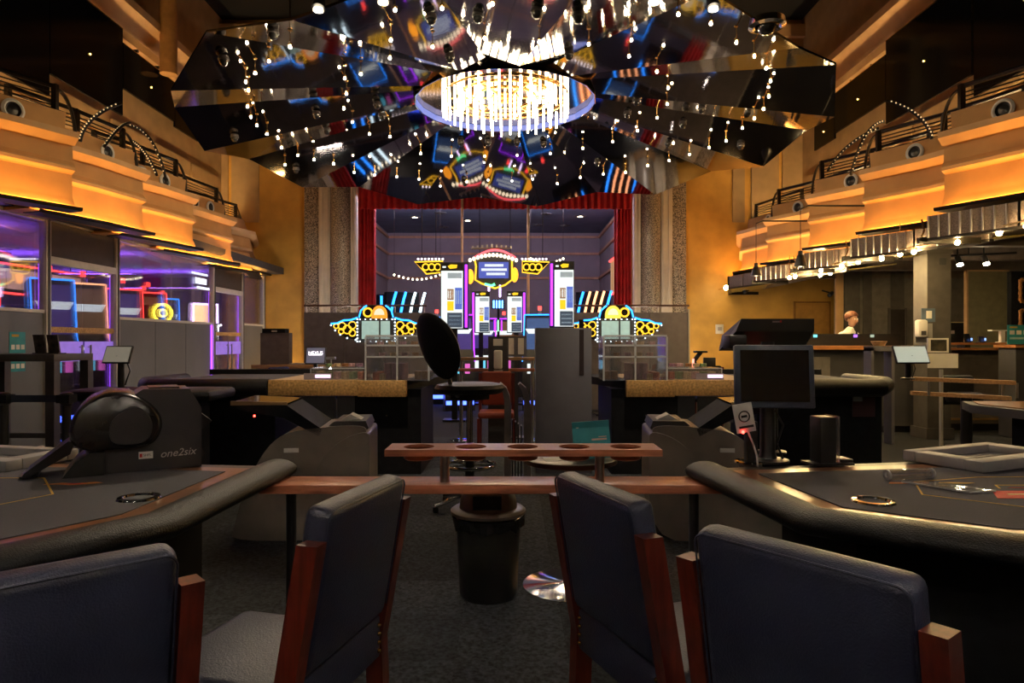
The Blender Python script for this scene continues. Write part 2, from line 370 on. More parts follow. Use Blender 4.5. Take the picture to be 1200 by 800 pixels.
# ------------------------------------------------------------------ balconies
YE = [5.2, 8.2, 10.0, 11.7, 13.9, 17.15]
XL = [-5.28, -5.41, -5.47, -5.72, -5.95]; XR = [5.19, 5.16, 5.10, 5.20, 5.22]
ORD = ['nearest', 'second', 'third', 'fourth', 'farthest']
prof = [(-.38, 3.0), (.04, 3.0), (.05, 3.03), (.02, 3.10), (0, 3.14), (-.01, 3.40), (.03, 3.43), (.06, 3.46), (.03, 3.52), (.01, 3.55), (.0, 3.74),
        (.05, 3.79), (.12, 3.84), (.12, 3.88), (-.10, 3.90), (-.38, 3.90)]
cove_m = glow('cove_led', (1, .44, .08), E_COVE)
def segment(side, i):
    s = -1 if side == 'left' else 1
    XE = XL if s < 0 else XR
    y0, y1 = YE[i], YE[i+1]; xe = XE[i]; xs = xe+s*.42
    if i == 4: pts = [(xs, y0), (xe+s*.02, (y0+y1)/2), (xe+s*.55, y1)]
    elif s > 0 or i == 0: pts = [(xe+s*.80, y0), (xe+s*.46, y1-.45*min(2.0, y1-y0)), (xe, y1)]
    else: pts = [(xs, y0), ((xs*.35+xe*.65), y0*.5+y1*.5), (xe, y1)]
    side_txt = 'left' if s < 0 else 'right'
    t = thing('balcony', '%s stepped cream balcony front on the %s side, lit orange from below' % (ORD[i], side_txt), 'balcony', (0, 0, 0), 0, 'stepped balcony fronts')
    # sweep: out points towards the hall centre
    path = pts if s < 0 else pts
    sg = 1 if s < 0 else -1
    MB().sweep(pts, [(o*sg, z) for o, z in prof]).build('front', plaster, t, angle=25)
    MB().sweep(pts, [(o*sg, z) for o, z in ((-.38, 3.90), (-.16, 3.90), (-.13, 4.17), (-.38, 4.17))]).build('parapet', plaster, t)
    MB().sweep(pts, [(o*sg, z) for o, z in ((.045, 3.74), (.13, 3.82), (.13, 3.89), (.02, 3.89))]).build('cornice', moulding, t)
    MB().sweep(pts, [(o*sg, z) for o, z in ((.0, 3.41), (.06, 3.44), (.06, 3.48), (0, 3.54))]).build('moulding_band', moulding, t)
    def inner(o, z):
        P = MB().sweep(pts, [(o*sg, z), (o*sg+.001, z), (o*sg, z+.001)]).v
        return [P[k*3] for k in range(len(pts))]
    rl = MB().tube(inner(-.30, 4.50), .03, 6).build('railing', ironm, t); rl['label'] = 'dark iron railing with a curved end hoop'
    for z in (4.22, 4.27, 4.32, 4.37, 4.42): MB().tube(inner(-.30, z), .009, 5).build('bar', ironm, rl)
    for q in range(3):
        p = inner(-.30, 4.17)[q]
        MB().box(p[0]-.03, p[0]+.03, p[1]-.03-.05*(q == 2), p[1]+.03-.05*(q == 2), 4.17, 4.52).build('post', ironm, rl)
    p = inner(-.30, 4.17)[-1]
    hoop = [(p[0], p[1]+.02+.32*math.sin(R(a)), 3.95+.52*math.cos(R(a))) for a in range(-10, 91, 10)]
    MB().tube(hoop, .022, 6).build('end_hoop', ironm, rl)
    sh = MB().sweep(pts, [(o*sg, z) for o, z in ((-.06, 2.945), (.20, 2.945), (.215, 2.985), (.205, 2.985), (.195, 2.957), (-.06, 2.957))]).build('light_shelf', ironm, t)
    lp = [tuple(Vector(pts[0]).lerp(Vector(pts[1]), .06)), pts[1], tuple(Vector(pts[2]).lerp(Vector(pts[1]), .06))]
    MB().sweep(lp, [(o*sg, z) for o, z in ((.10, 2.959), (.19, 2.959), (.19, 2.965), (.10, 2.965))]).build('led_strip', cove_m, sh)
    return pts, inner, sg
SEG = {}
for sd in ('left', 'right'):
    for i in range(5): SEG[sd, i] = segment(sd, i)
# round speakers set in the parapets
def speaker(px, py, d, side, i, txt):
    s = -1 if side == 'left' else 1
    pts, inner, sg = SEG[side, i]
    P = inner(-.145, 4.03); x = None
    d = min(max(d, P[0][1]), P[-1][1]); 
    for a, b in zip(P, P[1:]):
        if a[1] <= d <= b[1]+1e-6:
            u = (d-a[1])/(b[1]-a[1]); x = a[0]+u*(b[0]-a[0]); ang = math.atan2(b[0]-a[0], b[1]-a[1])
    z = 4.03
    t = thing('wall_speaker', txt, 'speaker', (x, d, z), 0, 'round balcony speakers')
    t.rotation_euler = (0, R(90)*(-s), -ang)
    MB().lathe([(.12, 0), (.125, .02), (.10, .035), (.085, .03), (.085, .005)], 24, closed=True).build('trim_ring', white, t)
    MB().lathe([(.088, .020), (.06, .006), (.03, .014), (.001, .020)], 20, caps=False).build('cone', black, t)
for px, d, side, i, txt in ((48, 7.75, 'left', 0, 'round white-rimmed speaker on the nearest left balcony parapet'), (140, 9.5, 'left', 1, 'round speaker on the second left balcony parapet'),
        (168, 10.7, 'left', 2, 'nearer of two round speakers on the third left balcony'), (186, 11.2, 'left', 2, 'farther of two round speakers on the third left balcony'),
        (232, 12.9, 'left', 3, 'nearer of two round speakers on the fourth left balcony'), (246, 13.4, 'left', 3, 'farther of two round speakers on the fourth left balcony'), (268, 14.8, 'left', 4, 'round speaker on the farthest left balcony parapet'),
        (1146, 7.75, 'right', 0, 'round white-rimmed speaker on the nearest right balcony parapet'), (1043, 9.5, 'right', 1, 'round speaker on the second right balcony parapet'),
        (1008, 10.7, 'right', 2, 'nearer of two round speakers on the third right balcony'), (990, 11.2, 'right', 2, 'farther of two round speakers on the third right balcony'),
        (938, 12.9, 'right', 3, 'nearer of two round speakers on the fourth right balcony'), (922, 13.4, 'right', 3, 'farther of two round speakers on the fourth right balcony'), (895, 14.8, 'right', 4, 'round speaker on the farthest right balcony parapet')):
    speaker(px, 0, d, side, i, txt)
# lighted arcs behind the railings
def litarc(p0, p1, p2, lab):
    t = thing('light_arc', lab, 'light arc', p0, 0, 'arched light strings on the balconies')
    a, b, c = (Vector(q)-Vector(p0) for q in (p0, p1, p2))
    pts = [a*(1-u)**2+b*(2*u*(1-u))+c*u*u for u in [k/16 for k in range(17)]]
    MB().tube(pts, .022, 6).build('arc_tube', ironm, t)
    dm = glow('arc_led', (1, .72, .35), .5)
    for k in range(1, 16):
        MB().sphere(tuple(pts[k]+Vector((0, -.024, 0))), .011, 6, 4).build('led', dm, t)
def P3(px, py, d): return (wx(px, d), d, wz(py, d))
litarc(P3(94, 166, 9.0), P3(98, 136, 9.0), P3(142, 121, 9.3), 'string-lit arch rising behind the second left balcony railing')
litarc(P3(122, 172, 9.3), P3(140, 145, 9.6), P3(152, 144, 10.2), 'inner string-lit arch beside the second left railing post')
litarc(P3(145, 146, 10.3), P3(180, 146, 10.6), P3(194, 208, 11.0), 'string-lit arch crossing the third left balcony railing')
litarc(P3(155, 165, 10.4), P3(172, 175, 10.6), P3(184, 206, 10.8), 'short string-lit arch low behind third left railing')
litarc(P3(1092, 163, 9.0), P3(1085, 130, 9.0), P3(1038, 118, 9.3), 'string-lit arch rising behind the second right balcony railing')
litarc(P3(1036, 142, 10.3), P3(1012, 144, 10.3), P3(997, 205, 10.9), 'string-lit arch crossing the third right balcony railing')
litarc(P3(1030, 150, 10.5), P3(990, 165, 10.7), P3(970, 200, 11.2), 'low string-lit arch sweeping down the third right balcony')
# black glass panels high on the side walls
for px0, px1, zt, zb, lab in ((-80, 57, 7.2, 5.1, 'nearest tall black glass panel high on the left wall'), (57, 143, 7.0, 5.45, 'second black glass panel high on the left wall'), (143, 204, 6.75, 5.95, 'third black glass panel beside the tan pipe on the left'), (204, 232, 6.45, 5.85, 'farthest black glass panel high on the left wall'),
        (1280, 1142, 7.2, 5.1, 'nearest tall black glass panel high on the right wall'), (1140, 1039, 7.0, 5.45, 'second black glass panel high on the right wall'), (1039, 979, 6.75, 5.9, 'third black glass panel high on the right wall'), (979, 955, 6.45, 5.8, 'farthest black glass panel high on the right wall')):
    s = -1 if px0 < 600 else 1; X = 7.0
    d0, d1 = 800*X/abs(px0-600), 800*X/abs(px1-600)
    t = thing('dark_window', lab, 'window', (X*s, (d0+d1)/2, zb), 0, 'black glass panels')
    h = (d1-d0)/2
    bx('pane', blackglass, t, -.02, .02, -h+.01, h-.01, 0, zt-zb)
    bx('top_edge', brass, t, -.03, .03, -h+.01, h-.01, zt-zb, zt-zb+.015)
    for q in (-.4, .4): MB().cyl((s*.02, h*q, .9), (s*.30, h*q, .9), .03).build('bracket', ironm, t)
    MB().sphere((-s*.03, 0, (zt-zb)*.45), .014, 8, 6).build('reflected_dot', glow('glow_dot', (1, .6, .1), 8), t)  # glowing dot stands in for a yellow light reflected in the glass
t = thing('tan_pipe', 'vertical tan round pipe high on the left by the back wall', 'pipe', (wx(197.5, 13.5), 13.5, 0))
MB().cyl((0, 0, 6.68), (0, 0, 9.2), .16, n=20).build('shaft', mat('tan_pipe', (.40, .20, .06), .6), t)
MB().lathe([(.18, 9.2), (.2, 9.22), (.2, 9.5), (.18, 9.5)], 20).build('collar', MATS['tan_pipe'], t)

# ------------------------------------------------------------------ mirrored ceiling canopy
DC = (-.05, 10.2); NR = 22; RO, RI, ZR, ZI = 4.5, 1.35, 4.40, 4.99
mirror = mat('smoked_mirror', (.20, .185, .18), .055, 1, var=.12, scale=3, bump=.04, bscale=7)
mirror_in = mat('amber_mirror', (.62, .50, .36), .08, 1, var=.1, scale=3)
AMP = .024
dome = thing('mirror_canopy', 'huge pleated smoked mirror canopy hanging from the black ceiling', 'canopy', (DC[0], DC[1], 0))
dome.rotation_euler = (0, R(-.6), 0)
def dz(r): return ZI+(ZR-ZI)*(r-RI)/(RO-RI)
def dv(k, r):
    a = 2*PI*(k+.5)/NR
    return (r*math.sin(a), r*math.cos(a), dz(r)+(AMP*r if k % 2 else -AMP*r))
for k in range(NR):
    a, b = dv(k, RI), dv(k+1, RI); c, d_ = dv(k+1, RO), dv(k, RO)
    up = lambda p: (p[0], p[1], p[2]+.025)
    MB().add([a, b, c, d_, up(a), up(b), up(c), up(d_)], [(0, 1, 2, 3), (4, 5, 6, 7), (0, 1, 5, 4), (1, 2, 6, 5), (2, 3, 7, 6), (3, 0, 4, 7)]).build('mirror_facet', mirror, dome, flat=True)
# centre disc with blue lit edge
ring = [(RI*math.sin(2*PI*(k+.5)/NR), RI*math.cos(2*PI*(k+.5)/NR)) for k in range(0, NR)]
MB().prism([(x*.99, y*.99) for x, y in ring], ZI+.05, ZI+.07).build('centre_mirror', mirror_in, dome, flat=True)
bl = glow('blue_edge', (.10, .15, .50), .6)
MB().sweep(ring[::-1], [(-.01, ZI-.05), (.0, ZI-.05), (.0, ZI+.07), (-.01, ZI+.07)], closed=True).build('edge_skirt', mirror, dome, flat=True)
MB().sweep([(x*.985, y*.985) for x, y in ring[::-1]], [(-.004, ZI-.045), (.004, ZI-.045), (.004, ZI+.045), (-.004, ZI+.045)], closed=True).build('edge_band', bl, dome, flat=True)
for k in range(0, NR, 4):
    p = dv(k, 3.2); MB().cyl((p[0], p[1], p[2]+.02), (p[0], p[1], 9.5), .012, n=6).build('cable', ironm, dome)
# chandelier
ch = thing('chandelier', 'blazing chandelier of upright crystal rods under the mirror canopy', 'chandelier', (DC[0]-.05, DC[1], 0))
ZC = 5.10
rodm = glow('crystal_rod', (1, .80, .50), E_ROD)
for r in (.93, .70, .45, .2):
    MB().tube([(r*math.cos(2*PI*k/28), r*math.sin(2*PI*k/28), ZC-.07) for k in range(28)], .014, 6, True).build('ring', brass, ch)
for k in range(6):
    a = 2*PI*k/6; MB().tube([(.05*math.cos(a), .05*math.sin(a), ZC-.07), (.95*math.cos(a), .95*math.sin(a), ZC-.07)], .012, 6).build('spoke', brass, ch)
MB().cyl((0, 0, ZC-.14), (0, 0, ZI+.05), .05).build('stem', brass, ch)
rme = MB().cyl((0, 0, -.13), (0, 0, .13), .016, n=6).build('crystal_rod', rodm, ch); first = True
for r, n in ((.93, 40), (.70, 28), (.45, 18), (.2, 8)):
    for k in range(n):
        a = 2*PI*(k+.5*(n % 3))/n
        o = rme if first else link('crystal_rod', rme.data, ch); first = False
        o.location = (r*math.cos(a), r*math.sin(a), ZC-.18+random.uniform(-.06, .03))
# small pendant lamps under the canopy
bulbm = glow('pendant_bulb', (1, .80, .50), E_BULB)
pm1 = MB().cyl((0, 0, .03), (0, 0, .16), .005, n=5); pm1.lathe([(.022, .155), (.022, .17)], 8)
pm2 = MB().sphere((0, 0, .0), .014, 8, 6); pm4 = MB().sphere((0, 0, .085), .010, 8, 6)
pm3 = MB().lathe([(.008, .014), (.02, .025), (.02, .035), (.006, .045)], 8)
PEN = None
def dome_z(x, y):
    # height of the pleated facet above a point (the canopy's slight tilt included)
    lx, ly = x-DC[0], y-DC[1]
    k = int(math.floor(math.atan2(lx, ly)/(2*PI/NR)-.5)) % NR
    a, b, c = Vector(dv(k, RI)), Vector(dv(k+1, RI)), Vector(dv(k+1, RO)); n = (b-a).cross(c-a)
    return a.z-(n.x*(lx-a.x)+n.y*(ly-a.y))/n.z+lx*math.tan(R(.6))
def on_dome(px, py, drop=.17):
    d = 2.0
    while d < 20:
        x, z = wx(px, d), wz(py, d); r = math.hypot(x-DC[0], d-DC[1])
        if RI < r < RO and z >= dome_z(x, d)-drop: return (x, d, z), r
        d += .01
    return None, 9
PL = [(372, 33), (413, 18), (463, 12), (340, 55), (315, 72), (299, 86), (288, 96), (291, 106), (290, 125), (294, 137), (301, 147), (313, 157), (330, 173), (349, 182), (368, 187), (391, 192), (415, 202), (439, 205), (465, 207), (491, 210), (516, 218), (547, 213), (572, 211),
      (457, 68), (507, 55), (518, 10), (568, 45), (577, 5), (423, 87), (404, 92), (406, 110), (403, 127), (413, 143), (433, 157), (457, 160), (493, 180), (529, 183), (568, 183), (458, 47), (334, 193),
      (693, 8), (747, 12), (795, 17), (833, 28), (863, 50), (884, 66), (898, 80), (903, 95), (901, 113), (895, 128), (884, 139), (870, 150), (851, 165), (831, 173), (808, 181), (784, 188), (759, 194), (733, 202), (707, 204), (680, 208), (653, 215), (632, 49), (690, 52), (737, 66), (770, 84), (783, 103), (782, 122), (770, 138), (747, 153), (718, 166), (683, 174), (645, 180), (606, 182), (624, 210), (740, 47), (600, 212)]
for k, (px, py) in enumerate(PL):
    p, r = on_dome(px, py)
    if not p or r > RO-.05 or r < RI+.03: continue
    if PEN is None:
        PEN = thing('pendant_lamp', 'tiny star-bright bulb pendant under the pleated mirror canopy', 'pendant lamp', p, 0, 'bulb pendants under the canopy')
        pm1.build('stem', brass, PEN); pm2.build('bulb', bulbm, PEN); pm3.build('socket', brass, PEN)
    else: dup(PEN, p)
# dome cameras and spot cans on the canopy
CAMERA = None
for k, (px, py) in enumerate(((320, 38), (262, 69), (275, 160), (330, 10), (371, 133), (442, 122), (448, 135), (383, 152), (347, 198), (540, 166), (572, 166), (606, 166), (637, 168), (545, 214), (505, 20), (667, 63), (527, 66), (678, 18), (629, 12), (880, 16), (937, 61), (746, 118), (735, 133), (822, 127), (800, 145), (783, 168), (700, 190), (868, 170), (560, 18))):
    p, r = on_dome(px, py, .03)
    if not p or r > RO-.12 or r < RI+.1: continue
    if CAMERA is None:
        CAMERA = thing('dome_camera', 'small black dome camera on the pleated mirror canopy', 'camera', p, 0, 'dome cameras on the canopy')
        MB().lathe([(.05, .03), (.06, -.01), (.05, -.02)], 16).build('housing', charcoal, CAMERA)
        MB().lathe([(.048, -.02), (.045, -.05), (.028, -.07), (.001, -.076)], 16).build('dome', mat('camera_dome', (.02, .02, .022), .08), CAMERA)
    else: dup(CAMERA, p)
SPOT = None
for px, py, big in ((373, 13, 1), (449, 4, 1), (766, 4, 1), (836, 12, 1)):
    p, r = on_dome(px, py, .16)
    if SPOT is None:
        SPOT = thing('ceiling_spot', 'black spotlight with glowing lens near the canopy front', 'spotlight', p, 0, 'black spotlights on the canopy')
        MB().cyl((0, 0, .02), (0, .05, .13), .06, .05, 14).cyl((0, .05, .13), (0, .05, .2), .015).build('can', black, SPOT)
        MB().cyl((0, 0, .0), (0, .0, .02), .042, n=14).build('lens', glow('spot_lens', (1, .85, .6), E_SPOT), SPOT)
    else: dup(SPOT, p)
    SPOTS = globals().get('SPOTS', []); SPOTS.append(p)
    (SPOT if len(SPOTS) == 1 else list(COL.objects)[-3] if False else [o for o in COL.objects if o.name.startswith('ceiling_spot')][-1])['label'] = 'black canopy spotlight with glowing lens, %s of four from the left' % ('first', 'second', 'third', 'fourth')[len(SPOTS)-1]
for p, tgt, pw in zip(SPOTS, ((-1.9, 2.9, .75), (-1.9, 7.6, 1.0), (1.9, 7.6, 1.0), (2.0, 2.9, .75)), (130, 170, 170, 85)):
    ld = bpy.data.lights.new('spot_beam', 'SPOT'); ld.energy = pw; ld.color = (1, .82, .60); ld.spot_size = R(42 if tgt[1] < 5 else 58); ld.spot_blend = .8; ld.shadow_soft_size = .06
    lo_ = bpy.data.objects.new('spot_beam', ld); COL.objects.link(lo_); lo_.location = (p[0], p[1], p[2]-.03)
    lo_.rotation_euler = (Vector(tgt)-Vector(lo_.location)).to_track_quat('-Z', 'Y').to_euler()
p, r = on_dome(899, 31, .06)
t = thing('smoke_dome', 'large ringed chrome dome fitting on the right of the mirror canopy', 'fitting', p)
MB().lathe([(.16, .06), (.17, 0), (.13, -.015), (.11, .0), (.11, .02)], 24, closed=True).build('ring', chrome, t); MB().lathe([(.085, 0), (.08, -.04), (.05, -.07), (.001, -.08)], 18).build('dome', MATS['camera_dome'], t)

# ------------------------------------------------------------------ added unseen uplights on the balcony floors, to brighten the upper walls
for sd, s in (('left', -1), ('right', 1)):
    for k, y in enumerate((7.5, 9.6, 11.7, 13.8, 15.9)):
        t = thing('added_balcony_uplight', 'added unseen warm strip uplight on the %s %s balcony floor' % (ORD[k], sd), 'uplight', (s*6.75, y, 3.25), 0, 'added balcony uplights')
        bx('housing', black, t, -.05, .05, -.8, .8, 0, .06); bx('lens', glow('added_balcony_lens', (1, .66, .30), E_FILL_UP), t, -.035, .035, -.78, .78, .06, .066)

# ------------------------------------------------------------------ foreground chairs
def chair_parts(t):
    lean = lambda z: -.235-.085*max(0, (z-.42))/.5        # y of the back at height z
    for sx in (-1, 1):
        pts = [(-.235, 0, 0)]
        vs = []; prof_ = [(0, -.25), (.42, -.235), (.885, lean(.885)-.005)]
        m = MB()
        for (z0, y0), (z1, y1) in zip(prof_, prof_[1:]):
            x0, x1 = sx*.268-.024, sx*.268+.024
            m.add([(x0, y0-.03, z0), (x1, y0-.03, z0), (x1, y0+.03, z0), (x0, y0+.03, z0), (x0, y1-.03, z1), (x1, y1-.03, z1), (x1, y1+.03, z1), (x0, y1+.03, z1)],
                  [(0, 1, 2, 3), (4, 5, 6, 7), (0, 1, 5, 4), (1, 2, 6, 5), (2, 3, 7, 6), (3, 0, 4, 7)])
        m.build('back_post', cherry, t)
        MB().rbox(sx*.245-.022, sx*.245+.022, .20, .245, 0, .365, r=.004, seg=1).build('leg', cherry, t)
        MB().rbox(sx*.25-.014, sx*.25+.014, -.22, .22, .12, .155, r=.004, seg=1).build('stretcher', palewood, t)
        MB().rbox(sx*.262-.012, sx*.262+.012, -.22, .23, .31, .37, r=.004, seg=1).build('side_rail', cherry, t)
    MB().rbox(-.24, .24, -.02, .01, .13, .16, r=.004, seg=1).build('stretcher', palewood, t)
    M = Matrix.Translation((0, lean(.5)+.005, .50)) @ Matrix.Rotation(R(9.6), 4, 'X')
    bk = MB().rbox(-.241, .241, -.036, .044, .015, .475, r=.028, seg=3, M=M).build('backrest', blue_l, t)
    MB().tube([M @ Vector((x, y, z)) for x, y, z in [(-.236, -.033, .05)]+[(-.208-.028*math.cos(R(a)), -.033, .440+.028*math.sin(R(a))) for a in range(0, 91, 15)]+[(.208+.028*math.sin(R(a)), -.033, .440+.028*math.cos(R(a))) for a in range(0, 91, 15)]+[(.236, -.033, .05)]], .0028, 5).build('seam', blue_l, bk)
    ap = MB().rbox(-.243, .243, -.262, -.225, .365, .50, r=.008).build('lower_back_panel', blue_l, t)
    for sx in (-1, 1):
        for k in range(4): MB().sphere((sx*.226, -.265, .39+k*.028), .008, 6, 4).build('nail', brass, ap)
    MB().rbox(-.245, .245, -.205, .255, .365, .475, r=.035, seg=3).build('seat', blue_l, t)
C0 = thing('gaming_chair', 'blue leather chair cropped at the lower left corner', 'chair', (0, 0, 0), 0, 'blue leather chairs in the foreground')
chair_parts(C0)
def put_chair(src, cx, cy, rz, label, first=False):
    # cx, cy: middle of the top of the backrest
    a = R(rz); f = Vector((-math.sin(a), math.cos(a)))
    loc = (cx+f.x*.315, cy+f.y*.315, 0)
    if first: src.location = loc; src.rotation_euler = (0, 0, a); return src
    return dup(src, loc, rz, label)
put_chair(C0, -.90, 1.30, 42, None, True)
put_chair(C0, -.445, 2.00, 75, 'blue leather chair facing left below the left end of the wooden rail')
put_chair(C0, .265, 2.06, -68, 'blue leather chair facing right in front of the rail, right of the bin')
put_chair(C0, .60, 1.43, -52, 'nearest blue leather chair at lower right, back towards the camera')

# ------------------------------------------------------------------ card tables in front
def card_table(label, pts, apron_in, straight, loc, name='card_table', ht=.78, body=True, matband=veneer, arm=(.20, .10)):
    # pts: local outline (counter-clockwise); the first len-1 edges carry the padded armrest, the last edge is the dealer side
    t = thing(name, label, 'table', loc)
    inn = offset(pts, -.0)
    ccw = pts
    aw, ah = arm
    MB().prism(offset(ccw, -.06), ht-.075, ht-.032).build('table_board', dark_band, t)
    MB().prism(offset(ccw, -aw*.8), ht-.035, ht-.026).build('wood_border', matband, t)
    MB().prism(offset(ccw, -aw*.8-.11), ht-.028, ht-.022).build('felt', felt, t)
    sec = [(-aw/2+aw/2*math.cos(R(a)), ht-ah/2-.002+ah/2*math.sin(R(a))) for a in range(0, 360, 20)]
    MB().sweep(ccw, sec).build('armrest', black_l, t, angle=50)
    if body:
        MB().prism(offset(ccw, -apron_in), .12, ht-.075).build('pedestal', blackm, t)
        MB().prism(offset(ccw, -apron_in-.08), 0, .12).build('plinth', black, t)
    return t
def cup(t, x, y, z):
    o = MB().lathe([(.060, .002), (.058, -.045), (.05, -.05), (.001, -.05)], 24, (x, y, z), caps=False).build('cup_liner', steel, t)
    MB().lathe([(.058, .001), (.062, .009), (.080, .008), (.084, .001)], 28, (x, y, z), closed=True).build('cup_rim', chrome, o)
LT = [(-1.14, 3.62), (-1.19, 2.46), (-1.50, 1.98), (-2.25, 1.72), (-3.0, 1.85), (-3.45, 2.4), (-3.5, 3.9)]
# clockwise order seen from above -> make counter-clockwise for the outward side
LT = LT[::-1]
def local(p, o): return [(x-o[0], y-o[1]) for x, y in p]
lo = (-2.3, 2.8, 0)
lt = card_table('black padded card table at left carrying the card shuffler', local(LT, lo)[::-1][::-1], .35, None, lo)
RT = [(.90, 3.55), (1.03, 2.50), (1.60, 2.10), (2.3, 1.95), (2.95, 2.2), (3.3, 2.8), (3.35, 3.95)]
ro = (2.2, 2.9, 0)
rt = card_table('black padded card table at right under the blue-framed monitor', local(RT, ro), .35, None, ro)
for (t, o, lst) in ((lt, lo, ((-1.53, 2.80), (-2.05, 2.1))), (rt, ro, ((1.27, 3.64), (1.45, 2.74)))):
    for x, y in lst: cup(t, x-o[0], y-o[1], .757)
zf = .7585
def flat_line(t, o, pts, w=.008, m=None, z=zf, name='betting_line'):
    pts = [(x-o[0], y-o[1]) for x, y in pts]
    return MB().sweep(pts, [(-w/2, z), (w/2, z), (w/2, z+.0008), (-w/2, z+.0008)]).build(name, m or goldline, t)
flat_line(lt, lo, [(-2.75, 3.21), (-2.2, 3.21), (-1.93, 2.87), (-2.05, 2.62), (-2.5, 2.35), (-3.0, 2.4)])
flat_line(rt, ro, [(2.95, 2.75), (2.35, 2.56), (2.0, 2.64), (1.72, 2.86), (1.84, 3.12), (2.2, 3.23), (2.9, 3.26)])
flat_line(rt, ro, [(2.4, 3.05), (2.16, 3.05), (2.13, 2.98)]); flat_line(rt, ro, [(2.4, 2.93), (2.07, 2.90), (2.05, 2.86)])
# printed patches on the felt
def patch(t, o, pts, m, name, z=zf): return MB().prism([(x-o[0], y-o[1]) for x, y in pts], z, z+.0012).build(name, m, t)
rp = patch(rt, ro, [(1.985, 2.79), (2.06, 2.93), (2.5, 2.93), (2.5, 2.79)], redp, 'red_print')
patch(rt, ro, [(2.08, 2.87), (2.19, 2.87), (2.19, 2.89), (2.4, 2.89), (2.4, 2.83), (2.19, 2.83), (2.19, 2.855), (2.08, 2.855)], mat('cream_print', (.7, .55, .3), .8), 'arrow_print', zf+.0012)
patch(rt, ro, [(2.17, 2.99), (2.2, 3.01), (2.4, 3.01), (2.4, 2.98)], mat('maroon_print', (.16, .01, .01), .8), 'maroon_print')
patch(rt, ro, [(1.70, 3.08), (1.72, 3.11), (1.9, 3.11), (1.88, 3.08)], mat('orange_print', (.5, .16, .02), .8), 'orange_print')
patch(rt, ro, [(1.93, 3.09), (1.95, 3.115), (2.1, 3.1), (2.05, 3.08)], goldline, 'yellow_print')
fp = patch(lt, lo, [(-2.10, 3.06), (-2.04, 3.10), (-1.98, 3.085), (-1.90, 3.12), (-1.86, 3.10), (-1.92, 3.07), (-1.98, 3.05), (-2.04, 3.065)], MATS['orange_print'], 'flame_print')
patch(lt, lo, [(-2.03, 3.067), (-1.96, 3.062), (-1.92, 3.082), (-1.99, 3.08)], redp, 'red_print', zf+.0012)

# ------------------------------------------------------------------ card shuffler on the left table
sh = thing('card_shuffler', 'black rounded card shuffling machine on the left table', 'card shuffler', (-2.12, 3.22, .7585), 30)
TH = .30
MB().prism([(.16, 0), (.60, 0), (.60, .30), (.545, .40), (.335, .405), (.24, .34), (.16, .12)], 0, TH, 'y').build('housing', charcoal, sh)
dr = [(.17, .115), (.09, .115), (.035, .15), (.02, .22), (.045, .30), (.10, .365), (.18, .40), (.27, .395), (.35, .355), (.41, .29), (.425, .22), (.40, .15), (.35, .118)]
dr = smooth(dr)
bprism(dr, -.045, TH+.01, .05, 'y', .86).build('drum_cover', mat('gloss_black', (.016, .014, .014), .25), sh, angle=50)
fc = [(.205, .125), (.18, .20), (.20, .27), (.25, .32), (.32, .345), (.385, .29), (.405, .22), (.385, .155), (.345, .125)]
fc = smooth(fc)
bprism([(x*.86+.03, z*.86+.033) for x, z in fc], -.054, -.043, .008, 'y', .97).build('drum_plate', charcoal, sh)
MB().prism([(.0, 0), (.17, 0), (.17, .11), (.11, .11), (.05, .07), (.02, .03)], -.034, TH-.02, 'y').build('front_foot', black, sh)
c_ = MB().prism([(-.16, .012), (-.14, .006), (.03, .105), (.045, .16), (.02, .165), (-.15, .03)], .02, TH-.04, 'y').build('card_chute', black, sh)
MB().box(-.17, -.10, .04, TH-.06, .002, .012).build('card_tray', black, c_)
MB().prism([(.60, .18), (.655, .225), (.60, .27)], .04, TH-.04, 'y').build('rear_lever', black, sh)
MB().prism([(.60, .03), (.625, .05), (.60, .10)], .06, TH-.06, 'y').build('rear_latch', black, sh)
MB().box(.36, .50, .05, TH-.05, .403, .410).build('top_hatch', black, sh)
lb = bx('maker_plate', paper, sh, .315, .378, -.004, 0, .06, .095)
text('SHFL', .017, black, lb, (.353, -.0045, .077), (R(90), 0, 0)); bx('red_mark', redp, lb, .319, .331, -.0052, -.004, .068, .086)
text('one2six', .052, mat('silver_print', (.45, .42, .40), .5), sh, (.49, -.001, .078), (R(90), R(-2), 0), shear=.3)

# chip tray covers on the two front tables
def tray(name, label, loc, rz, w=.72, d=.42):
    t = thing(name, label, 'tray', loc, rz)
    for a in ((0, w, 0, .09), (0, w, d-.07, d), (0, .10, .09, d-.07), (w-.1, w, .09, d-.07)):
        MB().rbox(*a, 0, .055, r=.008).build('frame_side', greyl, t)
    bx('tray_floor', grey, t, .10, w-.10, .09, d-.07, .004, .014)
    bx('inner_edge', chrome, t, .10, w-.1, .092, .098, .03, .056)
    return t
tray('chip_tray', 'pale grey chip tray frame on the right card table', (2.29, 3.32, zf), 24)
tray('chip_tray', 'pale grey chip tray frame at left edge beside the shuffler', (-3.18, 3.52, zf), -14)

